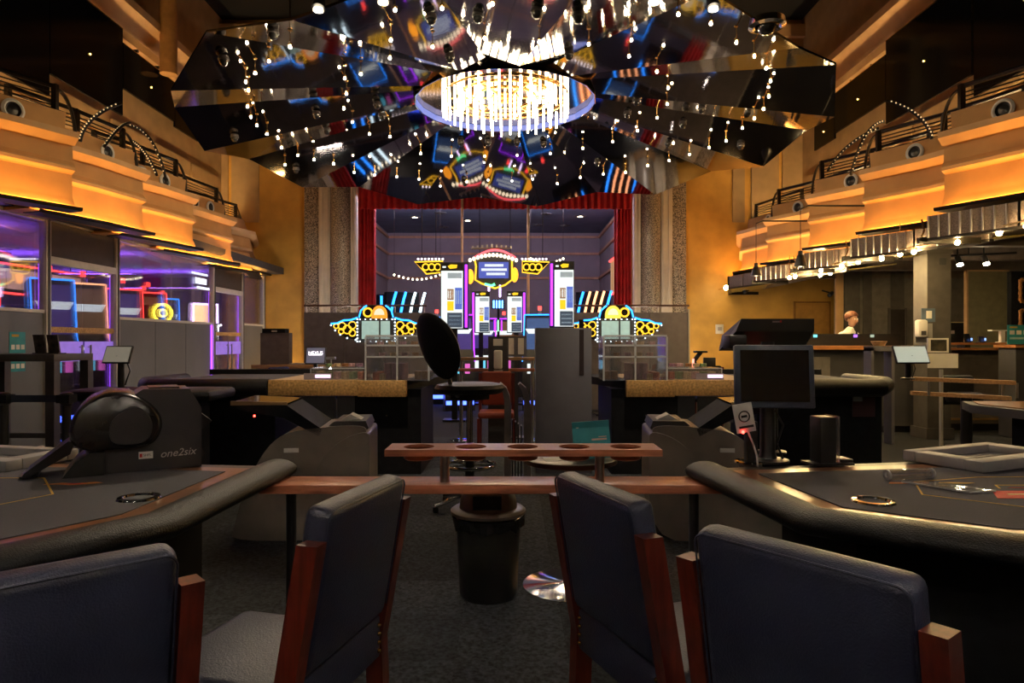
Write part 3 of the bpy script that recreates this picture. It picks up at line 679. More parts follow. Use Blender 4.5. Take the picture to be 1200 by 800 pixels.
# ------------------------------------------------------------------ things on the right table
mt = thing('table_monitor', 'blue-grey framed flat monitor on a black pole at right table', 'monitor', (1.37, 3.66, zf), 0)
MB().lathe([(.11, 0), (.11, .012), (.05, .02), (.04, .05), (.038, .30), (.034, .64)], 20).build('pole', black, mt)
Mm = Matrix.Translation((0, -.10, .46)) @ Matrix.Rotation(R(-7), 4, 'Z') @ Matrix.Rotation(R(-6), 4, 'X')
fr = mat('monitor_frame', (.040, .048, .075), .4)
MB().rbox(-.20, .20, 0, .045, -.165, .165, r=.008, M=Mm).build('bezel', fr, mt)
MB().box(-.172, .172, -.004, .001, -.132, .137, M=Mm).build('screen', mat('dark_screen', (.004, .004, .005), .06, spec=.25), mt)
MB().tube([(.02, -.05, .28), (.06, -.06, .2), (.03, -.05, .1), (.07, -.03, .02)], .006, 6).build('cable', black, mt)
MB().cyl((0, -.05, .46), (0, .02, .46), .03).build('mount', black, mt)
MB().rbox(-.13, -.07, -.06, 0, 0, .22, r=.01).build('clamp', black, mt)
bm_ = thing('display_box', 'black wedge display unit behind the blue-grey monitor', 'display', (1.50, 3.94, zf), 0)
MB().lathe([(.08, 0), (.08, .012), (.035, .02), (.03, .60)], 16).build('pole', black, bm_)
MB().add([(-.24, -.10, .70), (.20, -.10, .70), (.20, -.10, .77), (-.21, -.10, .77), (-.24, .22, .585), (.27, .22, .585), (.25, .22, .68), (-.22, .22, .68)],
         [(0, 1, 2, 3), (4, 5, 6, 7), (0, 1, 5, 4), (1, 2, 6, 5), (2, 3, 7, 6), (3, 0, 4, 7)]).build('casing', black, bm_, flat=True)
MB().rbox(-.27, -.17, -.08, .06, .60, .68, r=.01).build('bracket', black, bm_)
bx('logo', mat('logo_grey', (.25, .2, .2), .6), bm_, -.035, .005, -.102, -.1, .748, .757); bx('logo_red', redp, bm_, .007, .016, -.102, -.1, .748, .760)
ct = thing('card_tag', 'white tag with black ring on a bent stem, red light below', 'sign', (1.26, 3.50, zf), 0)
Mt = Matrix.Translation((-.07, 0, .25)) @ Matrix.Rotation(R(-10), 4, 'Y')
MB().rbox(-.05, .05, -.004, .004, -.075, .075, r=.003, M=Mt).build('tag', white, ct)
MB().tube([Mt @ Vector((.027*math.cos(2*PI*k/20), -.006, .008+.027*math.sin(2*PI*k/20))) for k in range(20)], .0035, 5, True).build('ring_mark', black, ct)
MB().box(-.015, .015, -.006, -.004, .002, .014, M=Mt).build('ring_text', black, ct); MB().box(-.035, .04, -.006, -.004, -.052, -.040, M=Mt).build('text_bar', black, ct)
MB().sphere(tuple(Mt @ Vector((-.02, -.008, -.07))), .008, 8, 6).build('red_light', glow('red_led', (1, .03, .02), 12), ct)
MB().tube([(0, 0, 0), (-.005, 0, .06), (-.025, 0, .12), (-.05, 0, .18)], .005, 6).build('stem', white, ct)
ds = thing('discard_holder', 'upright black card holder with clear side on right table', 'card holder', (1.63, 3.58, zf), 8)
MB().rbox(-.045, .045, -.05, .05, .0, .25, r=.006).build('back_block', black, ds); MB().rbox(.047, .06, -.06, .06, 0, .255, r=.005).build('clear_side', acrylic, ds)
bx('foot', black, ds, -.09, .14, -.06, .06, 0, .012); MB().rbox(.075, .14, -.05, .05, .012, .03, r=.003).build('rest', black, ds)
tb = thing('acrylic_tube', 'clear acrylic tube lying on the right table felt', 'tube', (1.85, 3.18, zf+.024), 10)
Mx = Matrix.Rotation(R(90), 4, 'Y')
MB().lathe([(.024, -.12), (.024, .12), (.019, .12), (.019, -.12)], 18, closed=True, M=Mx).build('wall', acrylic, tb)
for q in (-.12, .112): MB().lathe([(.0245, q), (.0245, q+.010), (.012, q+.010), (.012, q)], 18, closed=True, M=Mx).build('end_ring', glassy('acrylic_edge', (.85, .86, .9), .25, .1, .55), tb)
cp = thing('acrylic_plate', 'clear acrylic card plate lying on the right table felt', 'plate', (0, 0, 0))
cp.location = (1.9, 2.98, zf+.002)
MB().prism([(-.13, .12), (.05, .10), (.16, -.07), (.03, -.10)], 0, .006).build('sheet', acrylic, cp)
MB().sweep([(-.13, .12), (.03, -.10), (.16, -.07)], [(0, 0), (.003, 0), (.003, .007), (0, .007)]).build('edge', MATS['acrylic_edge'], cp)

# ------------------------------------------------------------------ wooden rails, bin, bistro table
rl = thing('drink_rail', 'wooden drink rail joining the two front tables with raised cup shelf', 'rail', (.0, 3.45, 0))
MB().rbox(wx(303, 3.33), wx(850, 3.33), -.12, .10, .655, .70, r=.006).build('lower_board', oak, rl)
# upper board with five cup holes
UX0, UX1 = wx(451, 3.36), wx(776, 3.36); HX = [wx(p, 3.46) for p in (491, 552, 612.5, 673, 733)]
m_ = MB(); y0, y1, z0, z1, hr = -.10, .12, .836, .868, .078
xs = [UX0]+[(a+b)/2 for a, b in zip(HX, HX[1:])]+[UX1]
for i, hx in enumerate(HX):
    a, b = xs[i], xs[i+1]; n = 32; cy = .01
    sq = []
    for k in range(n):
        t_ = 2*PI*k/n; c, s_ = math.cos(t_), math.sin(t_)
        kx = ((b-hx) if c > 0 else (hx-a))/max(abs(c), 1e-6); ky = ((y1-cy) if s_ > 0 else (cy-y0))/max(abs(s_), 1e-6); q = min(kx, ky)
        sq.append((hx+c*q, cy+s_*q))
    # snap ring to include the rectangle corners
    for cx_, cy_ in ((a, y0), (b, y0), (a, y1), (b, y1)):
        j = min(range(n), key=lambda k: (sq[k][0]-cx_)**2+(sq[k][1]-cy_)**2); sq[j] = (cx_, cy_)
    ci = [(hx+hr*math.cos(2*PI*k/n), cy+hr*math.sin(2*PI*k/n)) for k in range(n)]
    vs = [(x, y, z) for z in (z0, z1) for ring_ in (ci, sq) for x, y in ring_]
    fs = []
    for k in range(n):
        j = (k+1) % n
        fs += [(k, j, n+j, n+k), (2*n+k, 2*n+j, 3*n+j, 3*n+k), (k, j, 2*n+j, 2*n+k), (n+k, n+j, 3*n+j, 3*n+k)]
    m_.add(vs, fs)
ub = m_.build('cup_shelf', oak, rl, angle=30)
for hx in HX: MB().lathe([(hr-.001, .0), (hr-.001, -.045), (hr-.008, -.05), (.001, -.05)], 24, (hx, .01, z0+.02), caps=False).build('cup_well', mat('well_wood', (.20, .045, .015), .35), ub)
for px in (521, 703): MB().cyl((wx(px, 3.40), -.04, .70), (wx(px, 3.40), -.04, .836), .024, n=16).build('support', steel, rl)
for px in (345, 810): MB().cyl((wx(px, 3.5), 0, 0), (wx(px, 3.5), 0, .655), .025, n=14).build('leg', black, rl)
bn = thing('waste_bin', 'black dome-topped waste bin under the wooden rail', 'bin', (wx(572, 3.75), 3.78, 0))
MB().lathe([(.15, 0), (.16, .02), (.178, .43), (.17, .44)], 28).build('body', black, bn)
MB().lathe([(.176, .45), (.20, .452), (.208, .458), (.208, .472), (.195, .482), (.165, .486)], 32).build('rim', bronzeplastic, bn)
MB().lathe([(.160, .486), (.155, .53), (.14, .58), (.10, .615), (.05, .63), (.001, .633)], 28).build('dome_lid', bronzeplastic, bn)
bx('flap', mat('bin_flap', (.012, .011, .011), .12), bn, -.075, .075, -.158, -.12, .505, .58)
n = 36; vs = []; prof_ = []
for q, (r0, z) in enumerate(((.20, .445), (.196, .42), (.19, .385))):
    for k in range(n):
        a = 2*PI*k/n; rr = r0+(.004+.004*q)*math.sin(k*5.1+q); vs.append((rr*math.cos(a), rr*math.sin(a), z+(.012 if q == 2 else 0)*math.sin(k*2.3)))
MB().add(vs, [(q*n+k, q*n+(k+1) % n, (q+1)*n+(k+1) % n, (q+1)*n+k) for q in range(2) for k in range(n)]).build('liner_bag', mat('bag_film', (.02, .02, .02), .15), bn, angle=10)
bt = thing('bistro_table', 'small round pedestal table with steel disc base behind the rail', 'table', (wx(668, 3.9), 3.92, 0))
MB().lathe([(.27, 0), (.27, .008), (.06, .02), (.03, .03)], 40).build('base', chrome, bt); MB().cyl((0, 0, .03), (0, 0, .70), .03, n=16).build('pole', steel, bt)
MB().lathe([(.05, .68), (.24, .70), (.27, .71), (.27, .735), (.26, .74)], 40).build('top', mat('brown_top', (.06, .03, .02), .3), bt)
tc_ = thing('card_display', 'teal folded card sign on the small round table behind rail', 'sign', (wx(694, 3.85), 3.86, .74), 0)
Mq = Matrix.Translation((0, 0, .085)) @ Matrix.Rotation(R(-4), 4, 'Y') @ Matrix.Rotation(R(-12), 4, 'X')
MB().box(-.105, .105, 0, .004, -.085, .125, M=Mq).build('front', teal, tc_); MB().box(-.105, .105, .03, .034, -.085, .12, M=Mq @ Matrix.Rotation(R(20), 4, 'X')).build('back', teal, tc_)
MB().cyl(Mq @ Vector((-.075, -.002, .10)), Mq @ Vector((-.075, .0, .10)), .012, n=14).build('emblem', mat('peach_print', (.7, .45, .35), .7), tc_)
MB().box(.0, .085, -.003, 0, .015, .025, M=Mq).build('print_line', MATS['peach_print'], tc_); MB().box(.04, .085, -.003, 0, .032, .036, M=Mq).build('print_line', MATS['peach_print'], tc_)
pp = tag(MB().prism([(-.09, -.06), (.09, -.05), (.085, .06), (-.085, .05)], 0, .002).build('paper_sheet', paper, None, (wx(655, 3.85), 3.83, .74), (0, 0, R(8))), 'white paper sheet lying on the small round table', 'paper')

# ------------------------------------------------------------------ betting terminals behind the rail
def terminal(label, loc, rz, mir):
    t = thing('betting_terminal', label, 'terminal', loc, rz, 'betting terminals')
    s = mir
    P = lambda l: [(x*s, z) for x, z in l]
    body = [(-.50, 0), (-.48, .10), (-.42, .34), (-.32, .56), (-.22, .70), (-.10, .77), (.20, .80), (.42, .80), (.43, .74), (.43, 0)]
    MB().prism(P(smooth(body)), -.24, .30, 'y').build('body', bronzeplastic, t, angle=35)
    hump = [(-.02, 0), (.0, .25), (.06, .45), (.14, .60), (.25, .70), (.36, .75), (.45, .76), (.455, .70), (.455, 0)]
    MB().prism(P(smooth(hump)), -.28, .34, 'y').build('side_hood', bronzeplastic, t, angle=35)
    MB().prism(P([(.16, .80), (.20, .83), (.42, .83), (.44, .78), (.42, .76)]), -.2, .26, 'y').build('tray', charcoal, t)
    MB().prism(P([(-.46, .93), (-.44, .97), (-.12, .95), (.12, .78), (.10, .73), (-.14, .86)]), -.24, .30, 'y').build('screen_housing', blackm, t)
    MB().prism(P([(-.47, .975), (-.12, .955), (-.12, .965), (-.47, .985)]), -.22, .28, 'y').build('screen', mat('dark_screen', (.004, .004, .005), .06, spec=.25), t)
    k_ = MB().prism(P([(-.50, .955), (-.12, .955), (-.12, .975), (-.50, .985)]), -.25, -.235, 'y').build('ridge', mat('ridge_tan', (.28, .16, .06), .5), t)
    MB().box(-.09*s-.05, -.09*s+.05, -.248, -.24, .62, .65).build('warning_label', paper, t)
    MB().lathe([(.03, 0), (.03, .006), (.02, .006)], 16, M=Matrix.Translation((-.2*s, -.241, .5)) @ Matrix.Rotation(R(90), 4, 'X')).build('badge', black, t)
    MB().prism(P([(.22, .82), (.30, .87), (.38, .83), (.36, .81)]), -.1, .05, 'y').build('crumpled_paper', paper, t)
    bx('plinth', blackm, t, min(-.42*s, .4*s), max(-.42*s, .4*s), -.2, .26, -.0, .03)
    MB().sphere((-.34*s, -.245, .88), .008, 6, 5).build('red_light', MATS['red_led'], t)
terminal('bronze betting terminal behind the left end of the wooden rail', (wx(362, 5.0), 5.05, 0), 6, 1)
terminal('bronze betting terminal behind the right end of the wooden rail', (wx(832, 5.0), 5.05, 0), -6, -1)

# ------------------------------------------------------------------ tall stool, grey screens behind the rail
st = thing('dealer_stool', 'tall black swivel stool with oval backrest and chrome foot ring', 'stool', (wx(550, 5.7), 5.75, 0), 48)
zs = 1.0
MB().lathe([(.27, -.035), (.30, -.02), (.31, .01), (.29, .04), (.22, .052), (.001, .05)], 32, (0, 0, zs), 1, .9).build('seat', black_l, st)
Mb = Matrix.Translation((-.33, .02, 1.37)) @ Matrix.Rotation(R(-22), 4, 'Y')
m_ = MB(); m_.sphere((0, 0, 0), 1, 20, 14, (.06, .23, .29)); m_.v = [tuple(Mb @ Vector((x+.9*(z*z)*-.35, y, z))) for x, y, z in m_.v]
m_.build('backrest', black_l, st)
MB().tube([(-.02, 0, zs-.05), (-.14, 0, zs-.05), (-.22, 0, zs+.05), (-.30, 0, 1.3)], .018, 8).build('back_bar', steel, st)
MB().cyl((0, 0, .10), (0, 0, .55), .04, n=14).build('column', black, st); MB().cyl((0, 0, .55), (0, 0, zs-.04), .027, n=12).build('gas_lift', chrome, st)
MB().rbox(-.13, .13, -.11, .11, zs-.09, zs-.035, r=.01).build('mechanism', black, st)
MB().tube([(.215*math.cos(2*PI*k/28), .215*math.sin(2*PI*k/28), .36) for k in range(28)], .016, 8, True).build('foot_ring', chrome, st)
for k in range(5):
    a = 2*PI*k/5+.3; MB().tube([(0, 0, .36), (.20*math.cos(a), .20*math.sin(a), .36)], .008, 6).build('ring_spoke', chrome, st)
    MB().tube([(.03*math.cos(a), .03*math.sin(a), .12), (.32*math.cos(a), .32*math.sin(a), .05)], .02, 8).build('base_leg', chrome, st)
    MB().lathe([(.022, 0), (.026, .02), (.022, .045)], 10, (.31*math.cos(a), .31*math.sin(a), 0)).build('foot', black, st)
rk = thing('brochure_rack', 'grey rack with two curved side panels and dark slats beside stool', 'rack', (wx(606, 6.9), 6.95, 0), 0)
for q, x in ((0, -.13), (1, .07)):
    o = [(x, 0), (x+.07, 0), (x+.07, .72), (x+.055, .84), (x+.02, .93), (x-.04, .98), (x-.06, .96), (x-.02, .90), (x, .80)]
    MB().prism(o, -.05, .18, 'y').build('side_panel', mat('warm_grey', (.20, .165, .145), .55), rk)
for k in range(4): MB().rbox(-.055+k*.03, -.040+k*.03, .0, .14, .02, .60-.02*k, r=.004).build('slat', greyd, rk)
bx('base', greyd, rk, -.14, .15, -.04, .18, 0, .02)
gp = thing('grey_cabinet', 'tall grey laminate cabinet with a dark slot behind the rail', 'cabinet', (wx(661, 7.2), 7.3, 0))
hw = 33*7.2/800
bx('panel', grey, gp, -hw, hw, -.05, .30, .0, wz(384, 7.2), r=.004)
bx('slot', mat('slot_brown', (.025, .012, .012), .6), gp, hw*.56, hw*.72, -.054, -.049, wz(440, 7.2), wz(386, 7.2)); bx('slot_post', blackm, gp, hw*.56, hw*.72, -.03, 0, wz(384, 7.2), wz(374, 7.2))

# ------------------------------------------------------------------ roulette tables in the middle distance
ZT = 1.0
chipm = [mat('chips_'+n, c, .45, scale=60, var=.4) for n, c in (('plum', (.28, .14, .20)), ('orange', (.45, .12, .06)), ('green', (.14, .20, .08)), ('sand', (.42, .30, .16)), ('brown', (.24, .10, .03)), ('rose', (.40, .22, .22)))]
CH = {}
def chip_stack(x, y, z, k, n=12, where='left', lab='chips'):
    key = (k, n)
    if key not in CH:
        pr = []
        for i in range(n):
            q = i*.0085; pr += [(.036, q), (.038, q+.002), (.038, q+.0065), (.036, q+.0085)]
        o = MB().lathe(pr, 10).build('chip_stack', chipm[k]); CH[key] = o.data
    else: o = link('chip_stack', CH[key])
    o.location = (x, y, z)
    nm = ('plum', 'orange', 'green', 'sand', 'brown', 'rose')[k]
    return tag(o, lab % nm, 'chips', 'chip stacks on the %s roulette table' % where)
def roulette(where, s):
    # s = +1: table on the left (mirrored for the right one); local x grows towards the aisle
    ox = wx(395, 7.1) if s > 0 else wx(815, 7.1)
    t = thing('roulette_table', 'long roulette table with gold burl edge on the %s of the aisle' % where, 'table', (ox, 7.1, 0), 0, 'roulette tables')
    P = lambda l: [(x*s, y) for x, y in l]
    def bxs(name, m, a, b, c, d, e, f, r=0): return bx(name, m, t, min(a*s, b*s), max(a*s, b*s), c, d, e, f, r=r)
    bxs('table_board', greyd, -1.9, .70, .06, 1.6, ZT-.10, ZT-.015)
    MB().prism(P([(.70, .10), (1.05, 1.2), (1.05, 1.6), (.70, 1.6)]), ZT-.10, ZT-.015).build('aisle_wing', blackm, t)
    bxs('layout_felt', mat('tan_felt', (.42, .29, .17), .9), -.75, .66, .08, 1.55, ZT-.016, ZT-.01)
    bxs('dark_felt', felt, -1.85, -.75, .12, 1.5, ZT-.016, ZT-.011)
    bxs('burl_edge', goldven, -.72, .22, .0, .06, ZT-.165, ZT, r=.004); bxs('burl_edge', goldven, .22, .72, -.025, .06, ZT-.175, ZT-.005, r=.004)
    pth = P([(-2.2, 1.3), (-2.25, .5), (-1.95, .06), (-.73, .06)])
    sec = [(.085*math.cos(R(a)), ZT-.085+.095*math.sin(R(a))) for a in range(0, 360, 20)]
    MB().sweep(pth, sec).build('armrest', black_l, t, angle=50)
    bxs('far_rail', black, -2.0, .1, 1.52, 1.6, ZT-.02, ZT+.05)
    bxs('pedestal', blackm, .15, .86, .1, 1.2, 0, ZT-.10); bxs('pedestal', blackm, -2.1, -.75, .3, 1.2, 0, ZT-.12)
    bxs('front_panel', greyd, -.42, -.05, .09, .12, .55, ZT-.18); bxs('front_panel', greyd, -.02, .16, .09, .12, .55, ZT-.18)
    MB().sphere((.5*s, .09, .62), .012, 6, 5).build('lock', chrome, t)
    for q in (-1.7, -1.1): MB().lathe([(.036, .001), (.04, .006), (.05, .005), (.052, 0)], 20, (q*s, .28, ZT-.012), closed=True).build('cup_rim', chrome, t)
    bxs('service_panel', mat('maroon_panel', (.05, .012, .012), .6), -2.02, -1.78, .285, .30, wz(488, 7.4), wz(465, 7.4)); bxs('number_plate', mat('plate_blue', (.25, .28, .33), .5), -1.88, -1.78, .28, .285, wz(470, 7.4), wz(463, 7.4))
    # tall acrylic chip cabinet
    c = thing('chip_cabinet', 'tall clear acrylic chip cabinet on the %s roulette table' % where, 'cabinet', (ox+.62*s, 7.35, ZT-.01), 0, 'acrylic chip cabinets')
    w, d, h = .33, .22, .46
    for a in ((-w, w, -d, -d+.008, 0, h), (-w, w, d-.008, d, 0, h), (-w, -w+.008, -d, d, 0, h), (w-.008, w, -d, d, 0, h)): MB().box(*a).build('side', acrylic, c)
    for z in (.0, .24, .36, h): MB().box(-w, w, -d, d, z, z+.008).build('shelf', acrylic, c)
    em = MATS['acrylic_edge']
    for x in (-w, 0, w): MB().box(x-.009, x+.009, -d-.004, -d, 0, h).build('edge', em, c)
    for z in (.24, .36, h): MB().box(-w, w, -d-.004, -d, z, z+.018).build('edge', em, c)
    # second lower case beside it
    c2 = thing('chip_case', 'low clear acrylic chip case beside the cabinet, %s roulette table' % where, 'case', (ox-.02*s, 7.42, ZT-.01), 0, 'acrylic chip cases')
    w2, d2, h2 = .29, .2, .13
    for a in ((-w2, w2, -d2, -d2+.006, 0, h2), (-w2, w2, d2-.006, d2, 0, h2), (-w2, -w2+.006, -d2, d2, 0, h2), (w2-.006, w2, -d2, d2, 0, h2), (-w2, w2, -d2, d2, h2-.006, h2)): MB().box(*a).build('side', acrylic, c2)
    for x in (-w2, w2): MB().box(x-.004, x+.004, -d2-.004, -d2, 0, h2).build('edge', em, c2)
    MB().box(-w2, w2, -d2-.004, -d2, h2-.008, h2).build('edge', em, c2)
    for i in range(3):
        for j in range(3): chip_stack(ox+s*(.50+i*.078), 7.25+j*.08, ZT, 0, 20, where, '%s chip stack in the tall acrylic cabinet, '+where+' table')
    for i in range(2):
        for j in range(2): chip_stack(ox+s*(.82+i*.078), 7.26+j*.09, ZT, 4, 10, where, '%s chip stack at the aisle end of the cabinet, '+where+' table')
    for i in range(6):
        for j in range(2): chip_stack(ox+s*(-.24+i*.088), 7.32+j*.09, ZT, (3, 2, 5, 3, 2, 1)[i], 9, where, '%s chip stack in the low acrylic case, '+where+' table')
    for i in range(7):
        chip_stack(ox+s*(.38+(i % 2)*.07), 7.24+(i//2)*.085, ZT-.01, 1 if i % 2 == 0 else 3, 8 if i % 2 else 10, where, '%s chip stack between case and cabinet, '+where+' table')
    for i in range(8):
        x = -.33+i*.085+random.uniform(-.01, .01)
        chip_stack(ox+s*x*1.0, 7.38, ZT+.13 if abs(x) < .23 else ZT-.01, i % 6, 4, where, 'short %s chip stack scattered on the case, '+where+' table')
    for i in range(4):
        for q in range(2): chip_stack(ox+s*(.42+i*.12), 7.26+q*.1, ZT+.24 if q else ZT+.36, (5, 3, 0, 4)[i], 5, where, 'short %s chip stack on a cabinet shelf, '+where+' table')
    p = thing('price_sign', 'small lit sign on the %s roulette table' % where, 'sign', (ox-.20*s, 7.18, ZT-.01), 0)
    bx('board', mat('dim_board', (.3, .25, .28), .5), p, -.17, .12, .0, .012, 0, .075); bx('lit_text', glow('pinkwhite', (1, .75, .95), 0.8), p, -.05, .11, -.004, 0, .028, .062)
    bx('foot', black, p, -.1, .1, -.02, .05, 0, .006)
roulette('left', 1); roulette('right', -1)

# ------------------------------------------------------------------ far tables and chairs between
def far_table(label, x0, x1, y, z=.86):
    t = thing('far_table', label, 'table', ((x0+x1)/2, y, 0), 0, 'gaming tables at the back')
    h = (x1-x0)/2
    MB().rbox(-h, h, -.4, .4, z-.04, z, r=.01).build('top', veneer, t); MB().rbox(-h, h, -.43, -.4, z-.05, z+.02, r=.008).build('wood_edge', palewood, t)
    bx('blue_skirt', bluep, t, -h+.06, h-.06, -.38, -.36, z-.28, z-.04); 
    for q in (-1, 1): bx('leg', blackm, t, q*(h-.25)-.06, q*(h-.25)+.06, -.2, .2, 0, z-.04)
    bx('chip_float', mat('float_metal', (.3, .26, .22), .4), t, -.25, .25, .05, .3, z, z+.03)
far_table('blue-skirted gaming table behind the left roulette table', wx(322, 10), wx(495, 10), 10.2)
far_table('blue-skirted gaming table behind the right roulette table', wx(765, 10), wx(862, 10), 10.2)
far_table('gaming table farther back on the left near the partition', wx(300, 12), wx(400, 12), 12.2, .98)
def small_chair(label, x, y, rz, m):
    t = thing('table_chair', label, 'chair', (x, y, 0), rz, 'chairs at the back tables')
    for sx in (-1, 1):
        bx('back_post', cherry, t, sx*.22-.02, sx*.22+.02, -.25, -.21, 0, .98); bx('leg', cherry, t, sx*.22-.02, sx*.22+.02, .18, .22, 0, .42)
    MB().rbox(-.2, .2, -.27, -.2, .55, 1.0, r=.03).build('backrest', m, t); MB().rbox(-.23, .23, -.22, .24, .42, .5, r=.03).build('seat', m, t)
small_chair('blue chair with red posts left of the back gaming table', wx(288, 9.6), 9.6, 15, bluep)
small_chair('blue chair with red posts turned away near the glass booth', wx(312, 10.8), 10.9, 60, bluep)
small_chair('dark chair at the right back gaming table by yellow wall', wx(845, 10.5), 11.2, 160, blackm)
small_chair('dark chair nearest the yellow wall behind right table', wx(790, 11.9), 12.2, 190, blackm)
small_chair('red-framed chair in the centre aisle beyond the grey rack', wx(581, 8.6), 8.9, 180, mat('red_seat', (.22, .03, .01), .6))
# info monitor on the left back table
im = thing('info_monitor', 'grey tilted monitor with glowing word on back left table', 'monitor', (wx(370, 10.2), 10.2, .86))
MB().cyl((0, 0, 0), (0, 0, .20), .03).build('stand', black, im); MB().lathe([(.14, 0), (.14, .012), (.03, .02)], 18).build('foot', black, im)
Mi = Matrix.Translation((0, 0, .33)) @ Matrix.Rotation(R(-12), 4, 'X')
MB().rbox(-.15, .15, -.01, .02, -.13, .13, r=.006, M=Mi).build('bezel', greyd, im); MB().box(-.135, .135, -.013, -.009, -.115, .115, M=Mi).build('screen', glow('dim_screen', (.16, .15, .2), .35), im)
lw_ = glow('white_letters', (1, .92, 1), 1.5)
text('NEXUS', .07, lw_, im, Mi @ Vector((0, -.015, .035)), (R(78), 0, 0)); bx('text_line', lw_, im, -.1, .1, -.022, -.018, .335, .345)
dl = thing('flare_lamp', 'small star-bright lamp standing in for a flare beside the info monitor', 'lamp', (wx(388, 10.3), 10.3, .86))  # lamp added in place of a star-shaped light flare
MB().lathe([(.05, 0), (.05, .01), (.012, .015), (.012, .27)], 12).build('stand', steel, dl); MB().rbox(-.07, .07, -.04, .04, .27, .31, r=.01).build('head', steel, dl); MB().sphere((0, -.03, .13), .022, 8, 6).build('bulb', glow('star_white', (.8, .95, 1), 60), dl)
bb = thing('grey_box_seat', 'brown-grey partition box beside the glass booth', 'partition', (wx(324, 13), 13.0, 0))
bx('panel', mat('brown_grey', (.11, .085, .085), .7), bb, -.27, .27, -.1, .1, 0, wz(390, 13)); bx('cap', blackm, bb, -.23, .2, -.12, .12, wz(390, 13), wz(385, 13)); bx('label_plate', greyl, bb, -.05, .05, -.125, -.12, wz(389, 13), wz(387, 13))
# gooseneck terminal seen by the yellow wall
gt = thing('swing_terminal', 'black terminal arm with pink light by the yellow wall', 'terminal', (wx(815, 10.3), 10.3, .86))
MB().tube([(0, 0, 0), (.02, 0, .12), (-.02, 0, .25), (.08, 0, .38)], .035, 8).build('arm', black, gt); MB().rbox(-.02, .16, -.1, .06, .37, .40, r=.01).build('head', black, gt); MB().rbox(.12, .3, -.03, .03, .12, .3, r=.01).build('screen', black, gt)
MB().box(-.06, -.03, -.045, -.035, .1, .28).build('pink_strip', glow('pink', (1, .3, .25), 1.5), gt)

# ------------------------------------------------------------------ partitions and rails in front of the stage
brailm = mat('brown_rail', (.10, .05, .035), .4, .3)
for n_, (a, b) in enumerate(((356, 500), (668, 808))):
    sd = ('left', 'right')[n_]
    t = thing('stage_partition', 'grey partition with brown handrail below the stage, %s half' % sd, 'partition', ((wx(a, 14)+wx(b, 14))/2, 14, 0), 0, 'partitions below the stage')
    h = (wx(b, 14)-wx(a, 14))/2
    for q in range(3): bx('panel', grey if False else mat('partition_grey', (.125, .105, .115), .65), t, -h+q*2*h/3+.004, -h+(q+1)*2*h/3-.004, 0, .05, 0, wz(366, 14))
    MB().tube([(-h, .02, wz(358, 14)), (h, .02, wz(358, 14))], .022, 8).build('handrail', brailm, t)
    for q in range(5): MB().cyl((-h+.05+q*(2*h-.1)/4, .02, wz(366, 14)), (-h+.05+q*(2*h-.1)/4, .02, wz(358, 14)), .014).build('rail_post', steel, t)
    if n_: MB().box(h-.03, h, -.02, .07, 0, wz(362, 14)).build('end_post', greyl, t)
# barrier rails in the centre
br = thing('aisle_barrier', 'double wooden barrier rail across the centre aisle below signs', 'barrier', (wx(582, 9.6), 9.6, 0))
for y in (420, 433): MB().rbox(-.60, .58, -.04, .04, wz(y, 9.6)-.025, wz(y, 9.6)+.02, r=.008).build('rail', palewood if y == 420 else oak, br)
for x in (-.5, .5): MB().cyl((x, .02, 0), (x, .02, wz(421, 9.6)), .025).build('post', steel, br)
for x in (-.5, .5): MB().lathe([(.16, 0), (.16, .012), (.03, .02)], 20, (x, .02, 0)).build('foot', chrome, br)
dp = thing('dispenser_post', 'grey post with paper notice and hand dispenser behind barrier', 'dispenser', (wx(584, 9.4), 9.4, 0))
bx('post', greyd, dp, -.14, .14, 0, .1, 0, wz(394, 9.4)); bx('notice', paper, dp, -.07, .06, -.004, 0, wz(405, 9.4), wz(397, 9.4))
MB().rbox(-.06, .055, -.09, 0, wz(432, 9.4), wz(410, 9.4), r=.02).build('dispenser', white, dp); bx('drip_tray', greyl, dp, -.06, .06, -.12, 0, wz(436, 9.4), wz(433, 9.4))
nb = thing('notice_board', 'grey board holding two white sheets beside the dispenser post', 'board', (wx(605, 9.9), 9.9, 0))
bx('board', grey, nb, -.15, .15, 0, .05, wz(418, 9.9), wz(394, 9.9)); bx('post', greyd, nb, -.03, .03, .01, .04, 0, wz(418, 9.9)); bx('base', greyd, nb, -.15, .15, -.1, .15, 0, .02); bx('top_strip', palewood, nb, -.15, .15, -.005, .05, wz(394, 9.9), wz(393, 9.9))
for x in (-.12, .025): bx('sheet', paper, nb, x, x+.085, -.004, 0, wz(415, 9.9), wz(396, 9.9))
bp_ = thing('brass_pole', 'thin brass pole rising through the stage opening', 'pole', (wx(619, 16.2), 16.2, 0))
MB().cyl((0, 0, 0), (0, 0, 5.0), .035, n=12).build('shaft', mat('beige_metal', (.55, .38, .26), .4, .4), bp_); MB().lathe([(.15, 0), (.15, .03), (.04, .05)], 16).build('foot', MATS['beige_metal'], bp_)
bp2 = thing('brass_pole', 'second thin brass pole left of the tallest sign column', 'pole', (wx(541.5, 16.2), 16.2, 0))
MB().cyl((0, 0, 0), (0, 0, 5.0), .03, n=12).build('shaft', MATS['beige_metal'], bp2); MB().lathe([(.15, 0), (.15, .03), (.04, .05)], 16).build('foot', MATS['beige_metal'], bp2)

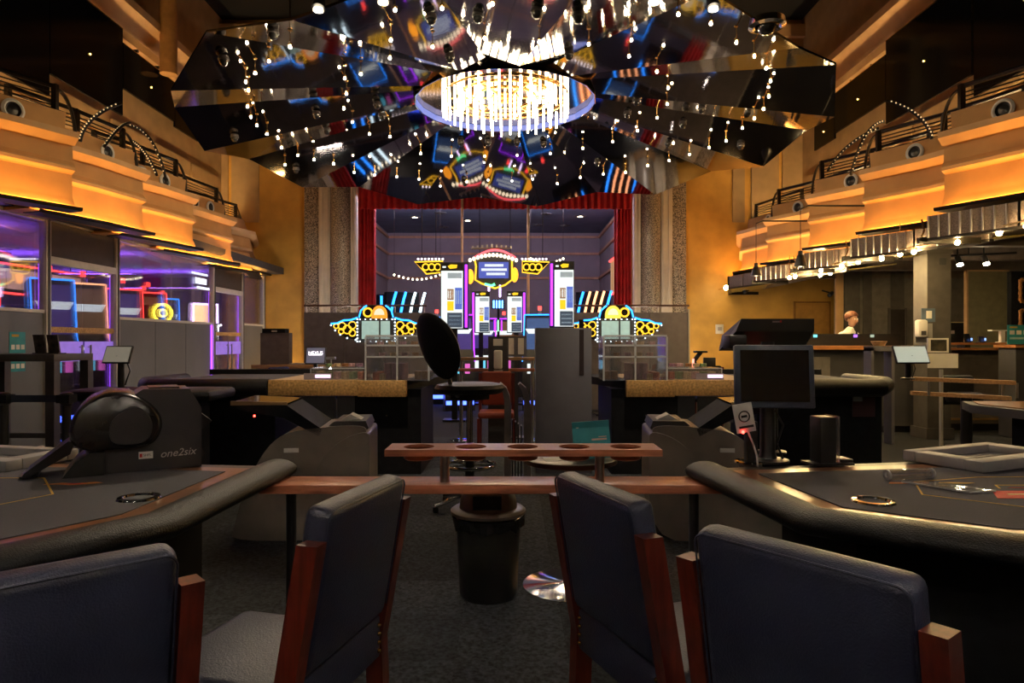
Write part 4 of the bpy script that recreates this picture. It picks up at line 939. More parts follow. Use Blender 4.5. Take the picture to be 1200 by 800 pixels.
# ------------------------------------------------------------------ vertical advertising displays
purple = glow('purple_tube', (.36, .03, 1), 1.7)
scr_w = glow('screen_white', (.85, .95, .95), .58); scr_y = glow('screen_yellow', (1, .62, .02), .6); scr_b = glow('screen_blue', (.10, .16, .55), .6)
scr_g = glow('screen_grey', (.55, .68, .75), 0.248); scr_k = glow('screen_dark', (.12, .17, .25), 0.193); scr_o = glow('screen_brown', (.45, .25, .12), 0.275)
def display(px0, px1, py0, py1, d, side, label):
    x0, x1, z0, z1 = wx(px0, d), wx(px1, d), wz(py1, d), wz(py0, d); w = x1-x0; h = z1-z0
    t = thing('sign_display', label, 'display', ((x0+x1)/2, d, 0), 0, 'tall sign displays')
    bx('housing', black, t, -w/2, w/2, 0, .10, z0, z1, r=.006)
    bx('stand', black, t, -.05, .05, .03, .09, 0, z0); bx('base', black, t, -w*.4, w*.4, -.1, .22, 0, .03)
    a, b = (-w/2+.03*w, w/2-.20*w) if side > 0 else (-w/2+.20*w, w/2-.03*w)
    W_ = b-a; f = -.004
    s = bx('screen', scr_w, t, a, b, f, 0, z0+.02*h, z1-.13*h)
    bx('top_panel', black, t, a, b, f, 0, z1-.12*h, z1-.02*h); MB().prism([(a+.3*W_, z1-.06*h), (a+.45*W_, z1-.035*h), (a+.75*W_, z1-.04*h), (a+.72*W_, z1-.09*h), (a+.4*W_, z1-.10*h)], f-.002, f, 'y').build('logo', scr_y, t)
    bx('logo_tag', scr_w, t, a+.06*W_, a+.22*W_, f-.002, f, z1-.085*h, z1-.06*h)
    def g(n, m, u0, u1, v0, v1): bx(n, m, s, a+u0*W_, a+u1*W_, f-.003, f, z0+v0*h, z0+v1*h)
    g('heading', scr_g, .3, .95, .76, .84); g('picture', scr_o, .28, .58, .44, .60); g('picture', scr_b, .64, .97, .30, .62); g('caption', scr_y, .28, .58, .28, .42)
    for q in range(3): g('picture_item', scr_w, .30+q*.1, .36+q*.1, .46, .58); g('picture_item', scr_g, .67+q*.1, .73+q*.1, .38, .58)
    g('footer', scr_k, .28, .97, .03, .25)
    for q in range(3): g('footer_text', scr_g, .36, .9, .07+q*.06, .09+q*.06)
    xt = (w/2-.08*w) if side > 0 else (-w/2+.08*w)
    MB().cyl((xt, -.02, z0+.03*h), (xt, -.02, z1-.04*h), .022, n=8).build('purple_tube', purple, t)
display(516, 549, 307, 386, 12, 1, 'tall lit sign display left of centre with purple tube')
display(553, 574, 341, 390, 15.2, -1, 'smaller lit sign display left of the blue lamp box')
display(594, 616, 341, 390, 15.2, 1, 'smaller lit sign display right of the blue lamp box')
display(644, 673, 306, 384, 12, -1, 'tall lit sign display standing above the grey cabinet')
lb_ = thing('lamp_box', 'black box with four blue light bars on a slim post', 'lamp', (wx(584, 15.5), 15.5, 0))
MB().cyl((0, 0, 0), (0, 0, wz(362, 15.5)), .03).build('post', black, lb_); bx('box', black, lb_, -.14, .14, -.05, .05, wz(362, 15.5), wz(351, 15.5)); MB().lathe([(.2, 0), (.2, .02), (.03, .04)], 16).build('base', black, lb_)
for q in range(4): bx('light_bar', glow('blue_bar', (.08, .30, 1), 5), lb_, -.12+q*.065, -.085+q*.065, -.055, -.05, wz(361, 15.5), wz(352, 15.5))
for q, c in enumerate((purple, glow('green_led', (.2, 1, .3), 2), purple)): bx('accent_light', c, lb_, -.1+q*.08, -.07+q*.08, -.05, -.03, wz(388, 15.5), wz(375, 15.5))

# ------------------------------------------------------------------ hanging carousel crest
yel = glow('yellow_neon', (1, .55, .03), .9); bulbw = glow('warm_bulbs', (1, .85, .6), 1.65); cy = 16.0
cr = thing('carousel_crest', 'gold neon crest sign with screen hanging over the slot carousel', 'sign', (wx(580, cy), cy, 0))
def zz(p): return wz(p, cy)
def xx(p): return wx(p, cy)-wx(580, cy)
MB().prism([(xx(554), zz(306)), (xx(562), zz(296)), (xx(598), zz(296)), (xx(606), zz(306)), (xx(602), zz(312)), (xx(600), zz(330)), (xx(580), zz(338)), (xx(560), zz(330)), (xx(558), zz(312))], -.02, .12, 'y').build('body', greyd, cr)
s = bx('screen', glow('navy_screen', (.04, .06, .28), 1), cr, xx(561), xx(596), -.03, -.02, zz(326), zz(307))
for q, (u0, u1) in enumerate(((568, 590), (564, 594), (570, 592))): bx('screen_text', glow('screen_text', (.8, .9, 1), 0.495), s, xx(u0), xx(u1), -.036, -.03, zz(312.5+q*5), zz(309.5+q*5))
for q in range(13):
    u = q/12; x = xx(551+54*u); z = zz(305-6*math.sin(u*PI)); MB().sphere((x, -.05, z), .04, 8, 6, (1, 1, 1.2)).build('bulb', bulbw, cr)
MB().tube([(xx(556+48*u), -.04, zz(302-9*math.sin(u*PI))) for u in [k/10 for k in range(11)]], .025, 6).build('red_arc', glow('red_neon_soft', (1, .10, .12), 1.5), cr)
MB().tube([(xx(p), -.04, zz(q)) for p, q in ((556, 303), (558, 312), (557, 328), (564, 332), (580, 338), (592, 334), (600, 328), (600, 312), (600, 303))], .022, 6).build('neon_outline', yel, cr)
MB().tube([(xx(568), -.05, zz(333)), (xx(576), -.05, zz(335)), (xx(580), -.05, zz(333))], .03, 6).build('green_neon', glow('green_neon', (.1, .8, .3), 2), cr)
for q, (u, v) in enumerate(((551, 324), (603, 322))): MB().sphere((xx(u), 0, zz(v)), .11, 12, 8, (.8, .6, 1.6)).build('gold_lamp', glow('orange_lamp', (1, .35, .02), 1.4), cr)
for q in range(9): bx('crown_bar', mat('crown_metal', (.4, .36, .28), .35, .8), cr, xx(553+q*5.6), xx(555+q*5.6), -.01, .02, zz(291), zz(286+abs(q-4)*.5))
MB().tube([(xx(552+46*k/8), 0, zz(291)) for k in range(9)], .02, 6).build('crown_rail', MATS['crown_metal'], cr)
for u in (562, 598): MB().cyl((xx(u), .05, zz(296)), (xx(u), .05, 5.0), .008, n=5).build('hanger', ironm, cr)
for u in (573, 586): bx('drop_lamp', glow('lilac', (.8, .6, 1), 3), cr, xx(u)-.02, xx(u)+.02, -.03, .0, zz(348), zz(334))
for sd, s_ in (('left', -1), ('right', 1)):
    u0, u1 = (519, 486) if s_ < 0 else (612, 644)
    wg = thing('neon_wing', 'yellow neon wing sign with rings %s of the gold crest' % sd, 'sign', (wx((u0+u1)/2, cy-1), cy-1, 0), 0, 'neon wing signs')
    X = lambda p: wx(p, cy-1)-wx((u0+u1)/2, cy-1)
    Z = lambda p: wz(p, cy-1)
    tip, root = u1, u0
    out = [(X(root), Z(306)), (X(tip), Z(307)), (X(tip-s_*14), Z(321)), (X(root), Z(319))]
    MB().prism(out, .0, .06, 'y').build('board', blackm, wg); MB().tube([(x, -.02, z) for x, z in out], .018, 6, True).build('neon_outline', yel, wg)
    for q in range(3):
        cx_ = X(tip-s_*(13+q*7)); MB().tube([(cx_+.07*math.cos(2*PI*k/14), -.03, Z(313)+.07*math.sin(2*PI*k/14)) for k in range(14)], .015, 6, True).build('neon_ring', yel, wg)
    for q in range(8): MB().sphere((X(root+(tip-root)*q/8), -.02, Z(303.5)), .022, 6, 5).build('bulb', glow('pale_bulb', (.9, .8, .9), 3), wg)
    for u in (.25, .75): MB().cyl((X(root+(tip-root)*u), .03, Z(306)), (X(root+(tip-root)*u), .03, 9.5), .008, n=5).build('hanger', ironm, wg)
# garland of star bulbs in front of the stage wall
for nm, u0, u1, v in (('left', 462, 516, 322), ('right', 622, 660, 303)):
    gl = thing('bulb_garland', 'string of small bulbs hung at the %s of the carousel crest' % nm, 'garland', (wx((u0+u1)/2, 17.8), 17.8, wz(v, 17.8)), 0)
    L = wx(u1, 17.8)-wx(u0, 17.8); pts = [(-L/2+L*k/10, 0, -.12*math.sin(PI*k/10)) for k in range(11)]
    MB().tube(pts, .008, 5).build('wire', ironm, gl)
    for k in range(11): MB().sphere(pts[k], .03, 6, 5).build('bulb', glow('garland_bulb', (1, .85, .6), 3), gl)
    for k in (0, 10): MB().cyl(pts[k], (pts[k][0], pts[k][1], 4.98-wz(v, 17.8)), .005, n=5).build('hanger', ironm, gl)

# ------------------------------------------------------------------ winged jackpot signs
bneon = glow('blue_neon', (.02, .27, 1), 2.2); wneon = glow('white_neon', (.75, .92, 1), 2.48); yn2 = glow('gold_neon', (1, .52, .03), .9)
def winged(c_px, label, arch, flip):
    d = 13.0; ox = wx(c_px, d)
    t = thing('winged_sign', label, 'sign', (ox, d, 0), 0, 'winged neon signs')
    X = lambda p: p*d/800
    Z = lambda p: wz(p, d)
    bx('post', black, t, -.1, .1, 0, .1, 0, Z(401)); bx('base', black, t, -.4, .4, -.15, .25, 0, .03)
    bx('cabinet', greyd, t, X(-22), X(22), 0, .12, Z(401), Z(373))
    bx('screen', glow('mint_screen', (.55, .80, .72), 0.303), t, X(-17), X(3), -.006, 0, Z(397), Z(376)); bx('screen', glow('mint_screen', (.55, .80, .72), 0.303), t, X(5), X(16), -.006, 0, Z(397), Z(376))
    for x in (-22, 22):
        for k in range(8): MB().sphere((X(x), -.02, Z(400)+(Z(374)-Z(400))*k/7), .015, 6, 5).build('bulb', wneon, t)
    for k in range(7): MB().sphere((X(-19+k*6.3), -.02, Z(400)), .014, 6, 5).build('bulb', wneon, t); MB().sphere((X(-19+k*6.3), -.02, Z(374)), .013, 6, 5).build('bulb', wneon, t)
    # arch top
    MB().prism([(X(-20), Z(373)), (X(-17), Z(362)), (X(-8), Z(358)), (X(8), Z(358)), (X(17), Z(362)), (X(20), Z(373))], .0, .08, 'y').build('top_board', blackm, t)
    for q in (-1, 1): MB().tube([(q*X(20), -.02, Z(372)), (q*X(18), -.02, Z(364)), (q*X(14), -.02, Z(360)), (q*X(11), -.02, Z(358))], .016, 6).build('blue_arc', bneon, t)
    ac = -4 if flip else 4
    dome_ = [(X(ac)+X(9)*math.cos(R(a)), Z(369)+X(11)*math.sin(R(a))) for a in range(0, 181, 15)]
    MB().prism(dome_+[(X(ac-9), Z(373)), (X(ac+9), Z(373))], -.05, 0, 'y').build('arch_lamp', glow('arch_'+arch, {'orange': (1, .30, .03), 'gold': (1, .62, .08)}[arch], .8), t)
    dome2 = [(X(ac)+X(6)*math.cos(R(a)), Z(369)+X(7.5)*math.sin(R(a))) for a in range(0, 181, 15)]
    MB().prism(dome2, -.06, -.05, 'y').build('arch_face', glow('arch_face', (1, .85, .6), 0.55), t)
    MB().tube([(X(-ac*2.4)+.08*math.cos(2*PI*k/14), -.03, Z(366)+.08*math.sin(2*PI*k/14)) for k in range(14)], .018, 6, True).build('gold_ring', yn2, t)
    for q in (-1, 1):
        top = [(22, 373), (30, 374), (38, 376), (46, 378), (53, 380)]; bot = [(53, 381), (48, 387), (42, 392), (34, 396), (24, 398)]
        MB().prism([(q*X(a), Z(b)) for a, b in top+bot], .02, .07, 'y').build('wing_board', blackm, t)
        MB().tube([(q*X(a), -.01, Z(b+(.8 if i % 2 else -.8))) for i, (a, b) in enumerate(top)], .017, 6).build('blue_edge', bneon, t)
        for a, b in bot: MB().sphere((q*X(a), -.01, Z(b)), .016, 6, 5).build('bulb', wneon, t)
        for a, b, r_ in ((28, 381, .07), (34, 386, .08), (28, 390, .06), (40, 382, .07), (41, 388, .05), (47, 382, .045)):
            MB().tube([(q*X(a)+r_*math.cos(2*PI*k/12), -.01, Z(b)+r_*math.sin(2*PI*k/12)) for k in range(12)], .012, 6, True).build('gold_ring', yn2, t)
winged(441, 'blue winged neon sign with orange arch behind left roulette table', 'orange', False)
winged(722, 'blue winged neon sign with gold arch behind right roulette table', 'gold', True)

# ------------------------------------------------------------------ slot machines on the stage sides
rneon = glow('red_neon', (1, .05, .04), 2.5); oneon = glow('orange_neon', (1, .40, .18), 1.75); bn2 = glow('azure_neon', (.02, .24, 1), 2.2); wn2 = glow('ice_neon', (.7, .9, 1), 2)
def slot_bank(label, x, y, rz, cols, curved):
    t = thing('slot_machine', label, 'slot machine', (x, y, 1.0), rz)
    bx('cabinet', black, t, -.45, .45, 0, .5, 0, 1.0)
    bx('topper', blackm, t, -.45, .45, .1, .4, 1.0, 1.75)
    n = len(cols)
    for k, c in enumerate(cols):
        xk = -.4+.8*k/(n-1)
        if curved: pts = [(xk+.10*u*u*2, -.02+.05*u, .55+1.2*u) for u in [q/6 for q in range(7)]]
        else: pts = [(xk, -.02, .6), (xk, .02, 1.7)]
        MB().tube(pts, .035, 6).build('neon_tube', c, t)
    return t
slot_bank('slot machine with blue curved neon tubes at stage left', -2.95, 18.6, 22, (bn2, bn2, wn2, wn2), True)
slot_bank('slot machine with upright blue neon at far stage left', -3.35, 19.6, 25, (bn2, bn2), False)
slot_bank('slot machine with blue and orange neon bars at stage right', 2.1, 18.4, -28, (bn2, oneon, oneon, oneon, bn2), True)
ws = thing('wall_screen', 'red neon framed amber screen on the right stage wall', 'screen', (SX1-.05, 18.7, 0), -90)
bx('panel', mat('amber_panel', (.20, .11, .06), .5, emit=.35, ecol=(.7, .4, .2)), ws, -.75, .75, -.04, .04, 2.75, 3.65)
for z in (2.72, 3.68): MB().cyl((-.78, -.06, z), (.78, -.06, z), .03, n=8).build('red_neon', rneon, ws)
for x in (-.4, 0, .4): bx('mullion', brass, ws, x-.015, x+.015, -.05, -.04, 2.75, 3.65)
# small slot machines between and around the displays
sc_all = [scr_w, glow('aqua_screen', (.15, .65, .9), 0.6), glow('magenta_screen', (.8, .15, .6), 0.5)]
def slot(label, x, y, rz, neon, k=0, z=0, group='slot machines'):
    t = thing('slot_machine', label, 'slot machine', (x, y, z), rz, group)
    MB().prism([(-.30, 0), (.25, 0), (.25, 1.9), (-.02, 1.95), (-.14, 1.25), (-.30, 1.05)], -.30, .30, 'x').build('cabinet', black, t)
    MB().prism([(-.315, 1.03), (-.30, 1.06), (-.14, 1.16), (-.15, 1.12)], -.27, .27, 'x').build('button_deck', scr_w, t)
    MB().prism([(-.152, 1.22), (-.05, 1.88), (-.04, 1.88), (-.14, 1.22)], -.25, .25, 'x').build('screen', glow('slot_screen_%d' % k, ((.04, .08, .20), (.05, .03, .16), (.12, .06, .03))[k], .6), t)
    for sx in (-1, 1): MB().tube([(sx*.30, -.33, 1.0), (sx*.30, -.17, 1.2), (sx*.30, -.05, 1.95)], .013, 6).build('neon_edge', neon, t)
    MB().tube([(-.30, -.05, 1.95), (.30, -.05, 1.95)], .013, 6).build('neon_top', neon, t)
    MB().cyl((0, .1, 1.93), (0, .1, 2.05), .035, n=10).build('candle_base', greyl, t); MB().cyl((0, .1, 2.05), (0, .1, 2.13), .04, n=10).build('candle_lamp', rneon, t)
    for q in range(3): bx('deck_light', sc_all[q], t, -.2+q*.15, -.1+q*.15, -.312, -.302, .75, .95)
    bx('added_base_light', glow('added_base_blue', (.05, .10, 1), 4), t, -.28, .28, -.312, -.302, .12, .2)  # added glow strip, gives the mirror canopy blue to reflect
    MB().prism([(-.20, 1.56), (.20, 1.56), (.26, 1.66), (-.26, 1.66)], -.17, -.13, 'y').build('lit_sign', scr_w, t)
    return t
slot('low slot machine left of the aisle barrier under the tall display', wx(537, 14), 14.1, 10, purple, 1, 0)
slot('low slot machine right of the aisle barrier beside the brass pole', wx(632, 14), 14.1, -10, bn2, 0, 0)

for k, (px, y, rz, nm) in enumerate(((512, 15.6, 8, 'far left'), (566, 16.5, 4, 'inner left'), (590, 16.6, -4, 'inner right'), (660, 15.8, -8, 'far right'))):
    slot('slot machine with added blue base light in the centre row, %s' % nm, wx(px, y), y, rz, (bn2, purple, purple, bn2)[k], k % 3, 0, 'slot machines in front of the stage')

# ------------------------------------------------------------------ glass booth on the left
GX = -6.25; GT = 3.04
boothf = struct(bx('wall_booth_back', mat('booth_wall', (.16, .13, .22), .8), None, -10.4, GX-.1, 16.9, 17.05, 0, 3.05))
bc = struct(bx('ceiling_booth_inner', mat('booth_ceiling', (.55, .52, .6), .8), None, -10.4, GX-.06, 4.0, 16.9, 2.98, 3.04))
vio = glow('violet_led', (.34, .06, 1), 1.9); vio2 = glow('added_violet_cove', (.30, .10, 1), E_BOOTH*3.2)
def ypx(px): return 800*abs(GX)/(600-px)
YP = [ypx(p) for p in (-160, 53, 135, 249, 283, 308)]
GB = thing('glass_booth', 'long aluminium and glass front of the violet gaming booth at left', 'booth', (0, 0, 0))
for i, p in enumerate(YP):
    t = MB().rbox(-.05, .05, -.05, .05, 0, GT, r=.006).build('post', frame_m, GB, (GX, p, 0)); bx('cap_strip', greyd, t, .052, .06, -.02, .02, 0, GT)
    if i in (1, 2, 3, 4): bx('violet_led', vio, t, -.075, -.055, -.03, .03, .1, GT-.6)
hd = MB().box(-.05, .06, YP[0]-12, YP[-1]-12, GT-.02, GT+.045).build('header', frame_m, GB, (GX, 12, 0)); bx('roof_edge', ironm, hd, .062, .22, YP[0]-12, YP[-1]-12, GT, GT+.05)
wn_ = 0
def bay(y0, y1, z0, z1, m, name, label, th=.012, cat='glass panel'):
    h = (y1-y0)/2-.055
    t = MB().box(-th, th, -h, h, .02, z1-z0-.02).build(name, m, GB, (GX, (y0+y1)/2, z0)); t['label'] = label
    bx('bottom_frame', frame_m, t, -.03, .03, -h, h, 0, .022); bx('top_frame', frame_m, t, -.03, .03, -h, h, z1-z0-.022, z1-z0)
    return t, h
FZ = 1.80
t, h = bay(YP[0], YP[1], 0, FZ, frost, 'frosted_panel', 'frosted lower booth panel with teal poster at far left', cat='panel')
po = tag(bx('poster', teal, None, .013, .017, h-.62, h-.34, FZ-.78, FZ-.28), 'teal poster with white tiles on the far left booth panel', 'poster'); po.location = t.location
bx('poster_title', goldline, po, .017, .019, h-.58, h-.46, FZ-.34, FZ-.31)
for r_ in range(3):
    for c_ in range(3): bx('poster_tile', paper, po, .017, .019, h-.59+c_*.085, h-.53+c_*.085, FZ-.74+r_*.12, FZ-.68+r_*.12)
bay(YP[0], YP[1], FZ, GT-.02, glass, 'glass_pane', 'clear upper booth pane at far left', cat='glass panel')
t, h = bay(YP[2], YP[3], 0, FZ-.03, frost, 'frosted_panel', 'wide frosted lower booth panel between the two glass doors', cat='panel')
for q in (-.33, .33): bx('joint', greyd, t, .012, .015, q*h-.006, q*h+.006, .02, FZ-.06)
bx('violet_led', vio, t, .0, .03, h-.06, h-.015, .03, FZ-.06)
t, h = bay(YP[2], YP[3], FZ-.03, GT-.02, glass, 'glass_pane', 'wide clear upper booth pane between the two glass doors')
for q in (0,): bx('joint', greyl, t, .012, .016, q*h-.006, q*h+.006, .02, GT-FZ-.02)
bx('word_print', glow('lit_words', (.8, .85, 1), .8), t, .013, .015, h-.75, h-.25, .78, .90); bx('word_print', MATS['lit_words'], t, .013, .015, h-.68, h-.12, .68, .73); bx('word_print', MATS['lit_words'], t, .013, .015, h-.9, h-.2, .96, 1.0)
t, h = bay(YP[4], YP[5], 0, FZ, frost, 'frosted_panel', 'frosted lower booth panel at the end by yellow wall', cat='panel')
bay(YP[4], YP[5], FZ, GT-.02, glass, 'glass_pane', 'clear upper booth pane at the end by yellow wall')
for (a, b, w_) in ((1, 2, 'near'), (3, 4, 'far')):
    dr_ = thing('glass_door', '%s glass booth door with brown transom panel and steel handles' % w_, 'door', (GX, (YP[a]+YP[b])/2, 0), 0, 'glass doors of the booth')
    h = (YP[b]-YP[a])/2-.055
    tz = 2.45
    bx('transom', mat('brown_transom', (.055, .042, .036), .5), dr_, -.02, .02, -h, h, tz+.10, GT-.02); bx('transom_bar', frame_m, dr_, -.04, .045, -h, h, tz, tz+.10)
    for q in (-1, 1):
        lf = bx('door_leaf', glass, dr_, -.008, .008, min(0, q*h)+.006, max(0, q*h)-.006, .02, tz-.01)
        MB().tube([(.05, q*.10, .75), (.05, q*.10, 1.35)], .016, 8).build('handle', steel, lf)
        for z in (.78, 1.32): MB().cyl((0, q*.10, z), (.05, q*.10, z), .01, n=8).build('handle_mount', steel, lf)
        bx('gold_band', goldven, lf, .009, .012, min(0, q*h)+.006, max(0, q*h)-.006, 1.52, 1.60)
        bx('violet_band', glow('violet_band', (.35, .2, .8), .35), lf, .009, .012, min(0, q*h)+.02, max(0, q*h)-.02, 1.12, 1.40)
# booth lighting: added violet coves that tint the ceiling, red bars
for k, y in enumerate((9.0, 12.2, 15.4)):
    t = thing('added_booth_cove', 'added violet ceiling cove strip inside the glass booth, %s row' % ('near', 'middle', 'far')[k], 'ceiling light', (-8.4, y, 2.98), 0, 'added violet ceiling coves in the booth')
    bx('tray', greyl, t, -1.7, 1.7, -.14, .14, -.42, -.39)
    for q in (-1, 1): bx('hanger', greyl, t, q*1.2-.02, q*1.2+.02, -.01, .01, -.39, 0)
    bx('violet_led', vio2, t, -1.65, 1.65, -.12, .12, -.388, -.380)
for k, (y, z) in enumerate(((10.6, 2.62), (11.4, 2.16))):
    t = thing('red_light_bar', ('upper' if k == 0 else 'lower')+' red light bar above the slot machines in booth', 'light bar', (-7.9, 11.0, z), 0, 'red light bars in the booth')
    MB().cyl((0, -1.6, 0), (0, 1.9, 0), .018, n=6).build('tube', rneon, t); bx('rail', greyd, t, -.03, -.015, -1.6, 1.9, -.03, .03)
    for q in (-1.4, 1.7): MB().cyl((-.02, q, 0), (-.02, q, 2.98-z), .008, n=5).build('hanger', ironm, t)
jb = thing('jackpot_board', 'row of amber picture screens hung inside the booth', 'display', (-8.0, 11.0, 2.2), 0)
for q in range(5): bx('screen', mat('amber_screen', (.3, .2, .15), .5, scale=4, var=.6, emit=.5, ecol=(.75, .45, .35)), jb, 0, .03, -1.5+q*.65, -.9+q*.65, .04, .36)
bx('back', black, jb, -.04, 0, -1.55, 1.8, 0, .4)
for q in (-1.2, 1.4): MB().cyl((-.02, q, .4), (-.02, q, .78), .01, n=5).build('hanger', ironm, jb)
cols = [rneon, bn2, oneon, oneon, rneon, rneon, glow('green_neon2', (.1, 1, .3), 3), bn2, rneon]
wrds = ['red', 'blue', 'orange', 'second orange', 'second red', 'third red', 'green', 'second blue', 'fourth red']
for k, (x, y) in enumerate(((-7.3, 9.2), (-7.25, 10.75), (-7.25, 11.6), (-8.4, 12.6), (-7.3, 12.85), (-7.3, 13.75), (-7.9, 14.7), (-8.0, 15.7), (-9.0, 16.0))):
    t = slot('booth slot machine edged with %s neon' % wrds[k], x, y, 50 if k < 4 else 40, cols[k], k % 3, 0, 'slot machines in the glass booth'); t.scale = (1.0, 1.0, 1.22)
LW = [glow('violet_frame', (.7, .45, 1), 5), glow('yellow_ring', (1, .75, .05), 4)]
rs = thing('lit_reel_screen', 'bright violet framed reel screen at the right in the booth', 'screen', (-6.75, 15.0, 0), 50)
bx('stand', black, rs, -.3, .3, 0, .3, 0, 1.78); bx('screen', glow('amber_reel', (1, .6, .3), 1.5), rs, -.24, .24, -.03, 0, 1.82, 2.2); MB().tube([(-.27, -.04, 1.8), (-.27, -.04, 2.22), (.27, -.04, 2.22), (.27, -.04, 1.8)], .022, 6).build('violet_frame', LW[0], rs); bx('shell', black, rs, -.3, .3, 0, .25, 1.78, 2.25)
rr = thing('wheel_sign', 'yellow neon wheel sign above a slot machine in booth', 'sign', (-6.75, 13.2, 0), 50)
bx('stand', black, rr, -.25, .25, .02, .3, 0, 2.1); MB().tube([(.17*math.cos(2*PI*k/20), -.01, 1.95+.17*math.sin(2*PI*k/20)) for k in range(20)], .022, 6, True).build('ring', LW[1], rr); MB().tube([(.07*math.cos(2*PI*k/14), -.01, 1.95+.07*math.sin(2*PI*k/14)) for k in range(14)], .015, 6, True).build('hub', LW[1], rr)
wb_ = thing('white_light_pole', 'white bent light tube standing inside the far booth door', 'lamp', (-6.9, 15.6, 0), 0)
MB().tube([(0, 0, .55), (.05, .03, .9), (.12, .06, 1.2), (.14, .1, 1.75), (.22, .1, 1.78)], .022, 8).build('tube', glow('cool_tube', (.9, .9, 1), 6), wb_); MB().lathe([(.14, 0), (.14, .02), (.02, .04), (.02, .56)], 14).build('base', black, wb_)
rd = thing('red_stool', 'red seat glimpsed through the near booth door', 'stool', (-6.9, 9.7, 0), 0)
MB().lathe([(.22, .60), (.25, .63), (.25, .75), (.22, .78)], 20).build('seat', mat('red_seat2', (.55, .02, .03), .5), rd); MB().cyl((0, 0, .02), (0, 0, .6), .03).build('column', steel, rd); MB().lathe([(.2, 0), (.2, .015), (.03, .03)], 20).build('foot', chrome, rd); MB().rbox(-.2, .2, -.24, -.18, .8, 1.05, r=.02).build('backrest', MATS['red_seat2'], rd)

# ------------------------------------------------------------------ grey bar table, stanchions, tablet at left
gb = thing('bar_table', 'tall dark grey bar table in front of the booth at left', 'table', (wx(40, 8.0), 7.9, 0))
x0, x1 = wx(-12, 8.0)-wx(40, 8.0), wx(97, 8.0)-wx(40, 8.0); zt = wz(414, 8.0)
tg = mat('taupe_grey', (.075, .062, .060), .5)
bx('top', tg, gb, x0, x1, -.4, .3, zt-.08, zt, r=.004)
for x in (x0, x1-.1):
    for y in (-.4, .2): bx('leg', tg, gb, x, x+.1, y, y+.1, 0, zt-.08)
bx('foot_rail', tg, gb, x0+.1, x1-.1, .22, .28, .25, .31)
for px, lab in ((52, 'left'), (68, 'right')):
    t = thing('menu_holder', 'small dark menu holder on the bar table, %s of two' % lab, 'menu holder', (wx(px, 7.8), 7.75, zt), -10, 'menu holders')
    MB().box(-.07, .07, -.008, .008, 0, .22, M=Matrix.Rotation(R(10), 4, 'X')).build('panel', mat('menu_print', (.07, .05, .04), .5, scale=14, var=.9), t); bx('foot', black, t, -.08, .08, -.04, .07, 0, .012)
ST = None
for px, lab in ((5, 'left'), (78, 'right')):
    t = thing('stanchion', 'black belt stanchion %s of the pair at far left' % lab, 'stanchion', (wx(px, 5.8), 5.8, 0), 0, 'belt stanchions')
    MB().lathe([(.16, 0), (.16, .02), (.05, .04), (.035, .06), (.035, .86), (.05, .87), (.05, .96), (.03, .97)], 18).build('post', black, t)
    bx('belt_head', blackm, t, -.055, .055, -.055, .055, .88, .95)
bl_ = tag(bx('stanchion_belt', mat('belt_blue', (.02, .025, .05), .7), None, wx(5, 5.8)+.057, wx(78, 5.8)-.057, 5.797, 5.803, .885, .945), 'dark blue retractable belt strung between the two stanchions', 'belt')
def tablet(label, px, py, d, zb, w, h, rz, m):
    t = thing('tablet_stand', label, 'tablet', (wx(px, d), d, zb), rz, 'tablets on stands')
    zc = wz(py, d)-zb
    MB().lathe([(.07, 0), (.07, .012), (.03, .02), (.028, zc-.04)], 14).build('pole', black, t)
    Mt_ = Matrix.Translation((0, -.05, zc)) @ Matrix.Rotation(R(-22), 4, 'X')
    MB().rbox(-w/2, w/2, 0, .02, -h/2, h/2, r=.006, M=Mt_).build('bezel', black, t); MB().box(-w/2+.012, w/2-.012, -.003, .001, -h/2+.012, h/2-.012, M=Mt_).build('screen', m, t)
    MB().tube([(.05, 0, zc-.05), (.09, .0, zc-.15), (.04, 0, zc-.28)], .006, 6).build('cable', black, t); MB().cyl((0, -.05, zc), (0, .01, zc-.04), .02).build('mount', black, t)
    return t
lowglow = mat('tablet_screen', (.10, .085, .06), .25, var=.1, emit=.18, ecol=(.55, .48, .36)); lowglow2 = mat('tablet_screen_pale', (.3, .32, .28), .25, var=.05, emit=.35, ecol=(.62, .68, .56))
t2 = thing('service_table', 'black padded table behind the shuffler under the left tablet', 'table', (wx(160, 6.0), 6.35, 0))
MB().rbox(-.75, .6, -.25, .35, .86, .96, r=.04).build('padded_top', black_l, t2); bx('pedestal', blackm, t2, -.5, .4, -.1, .2, 0, .86)
tablet('tablet with beige screen on a pole behind the card shuffler', 142, 415, 6.25, .96, .27, .17, -8, lowglow)

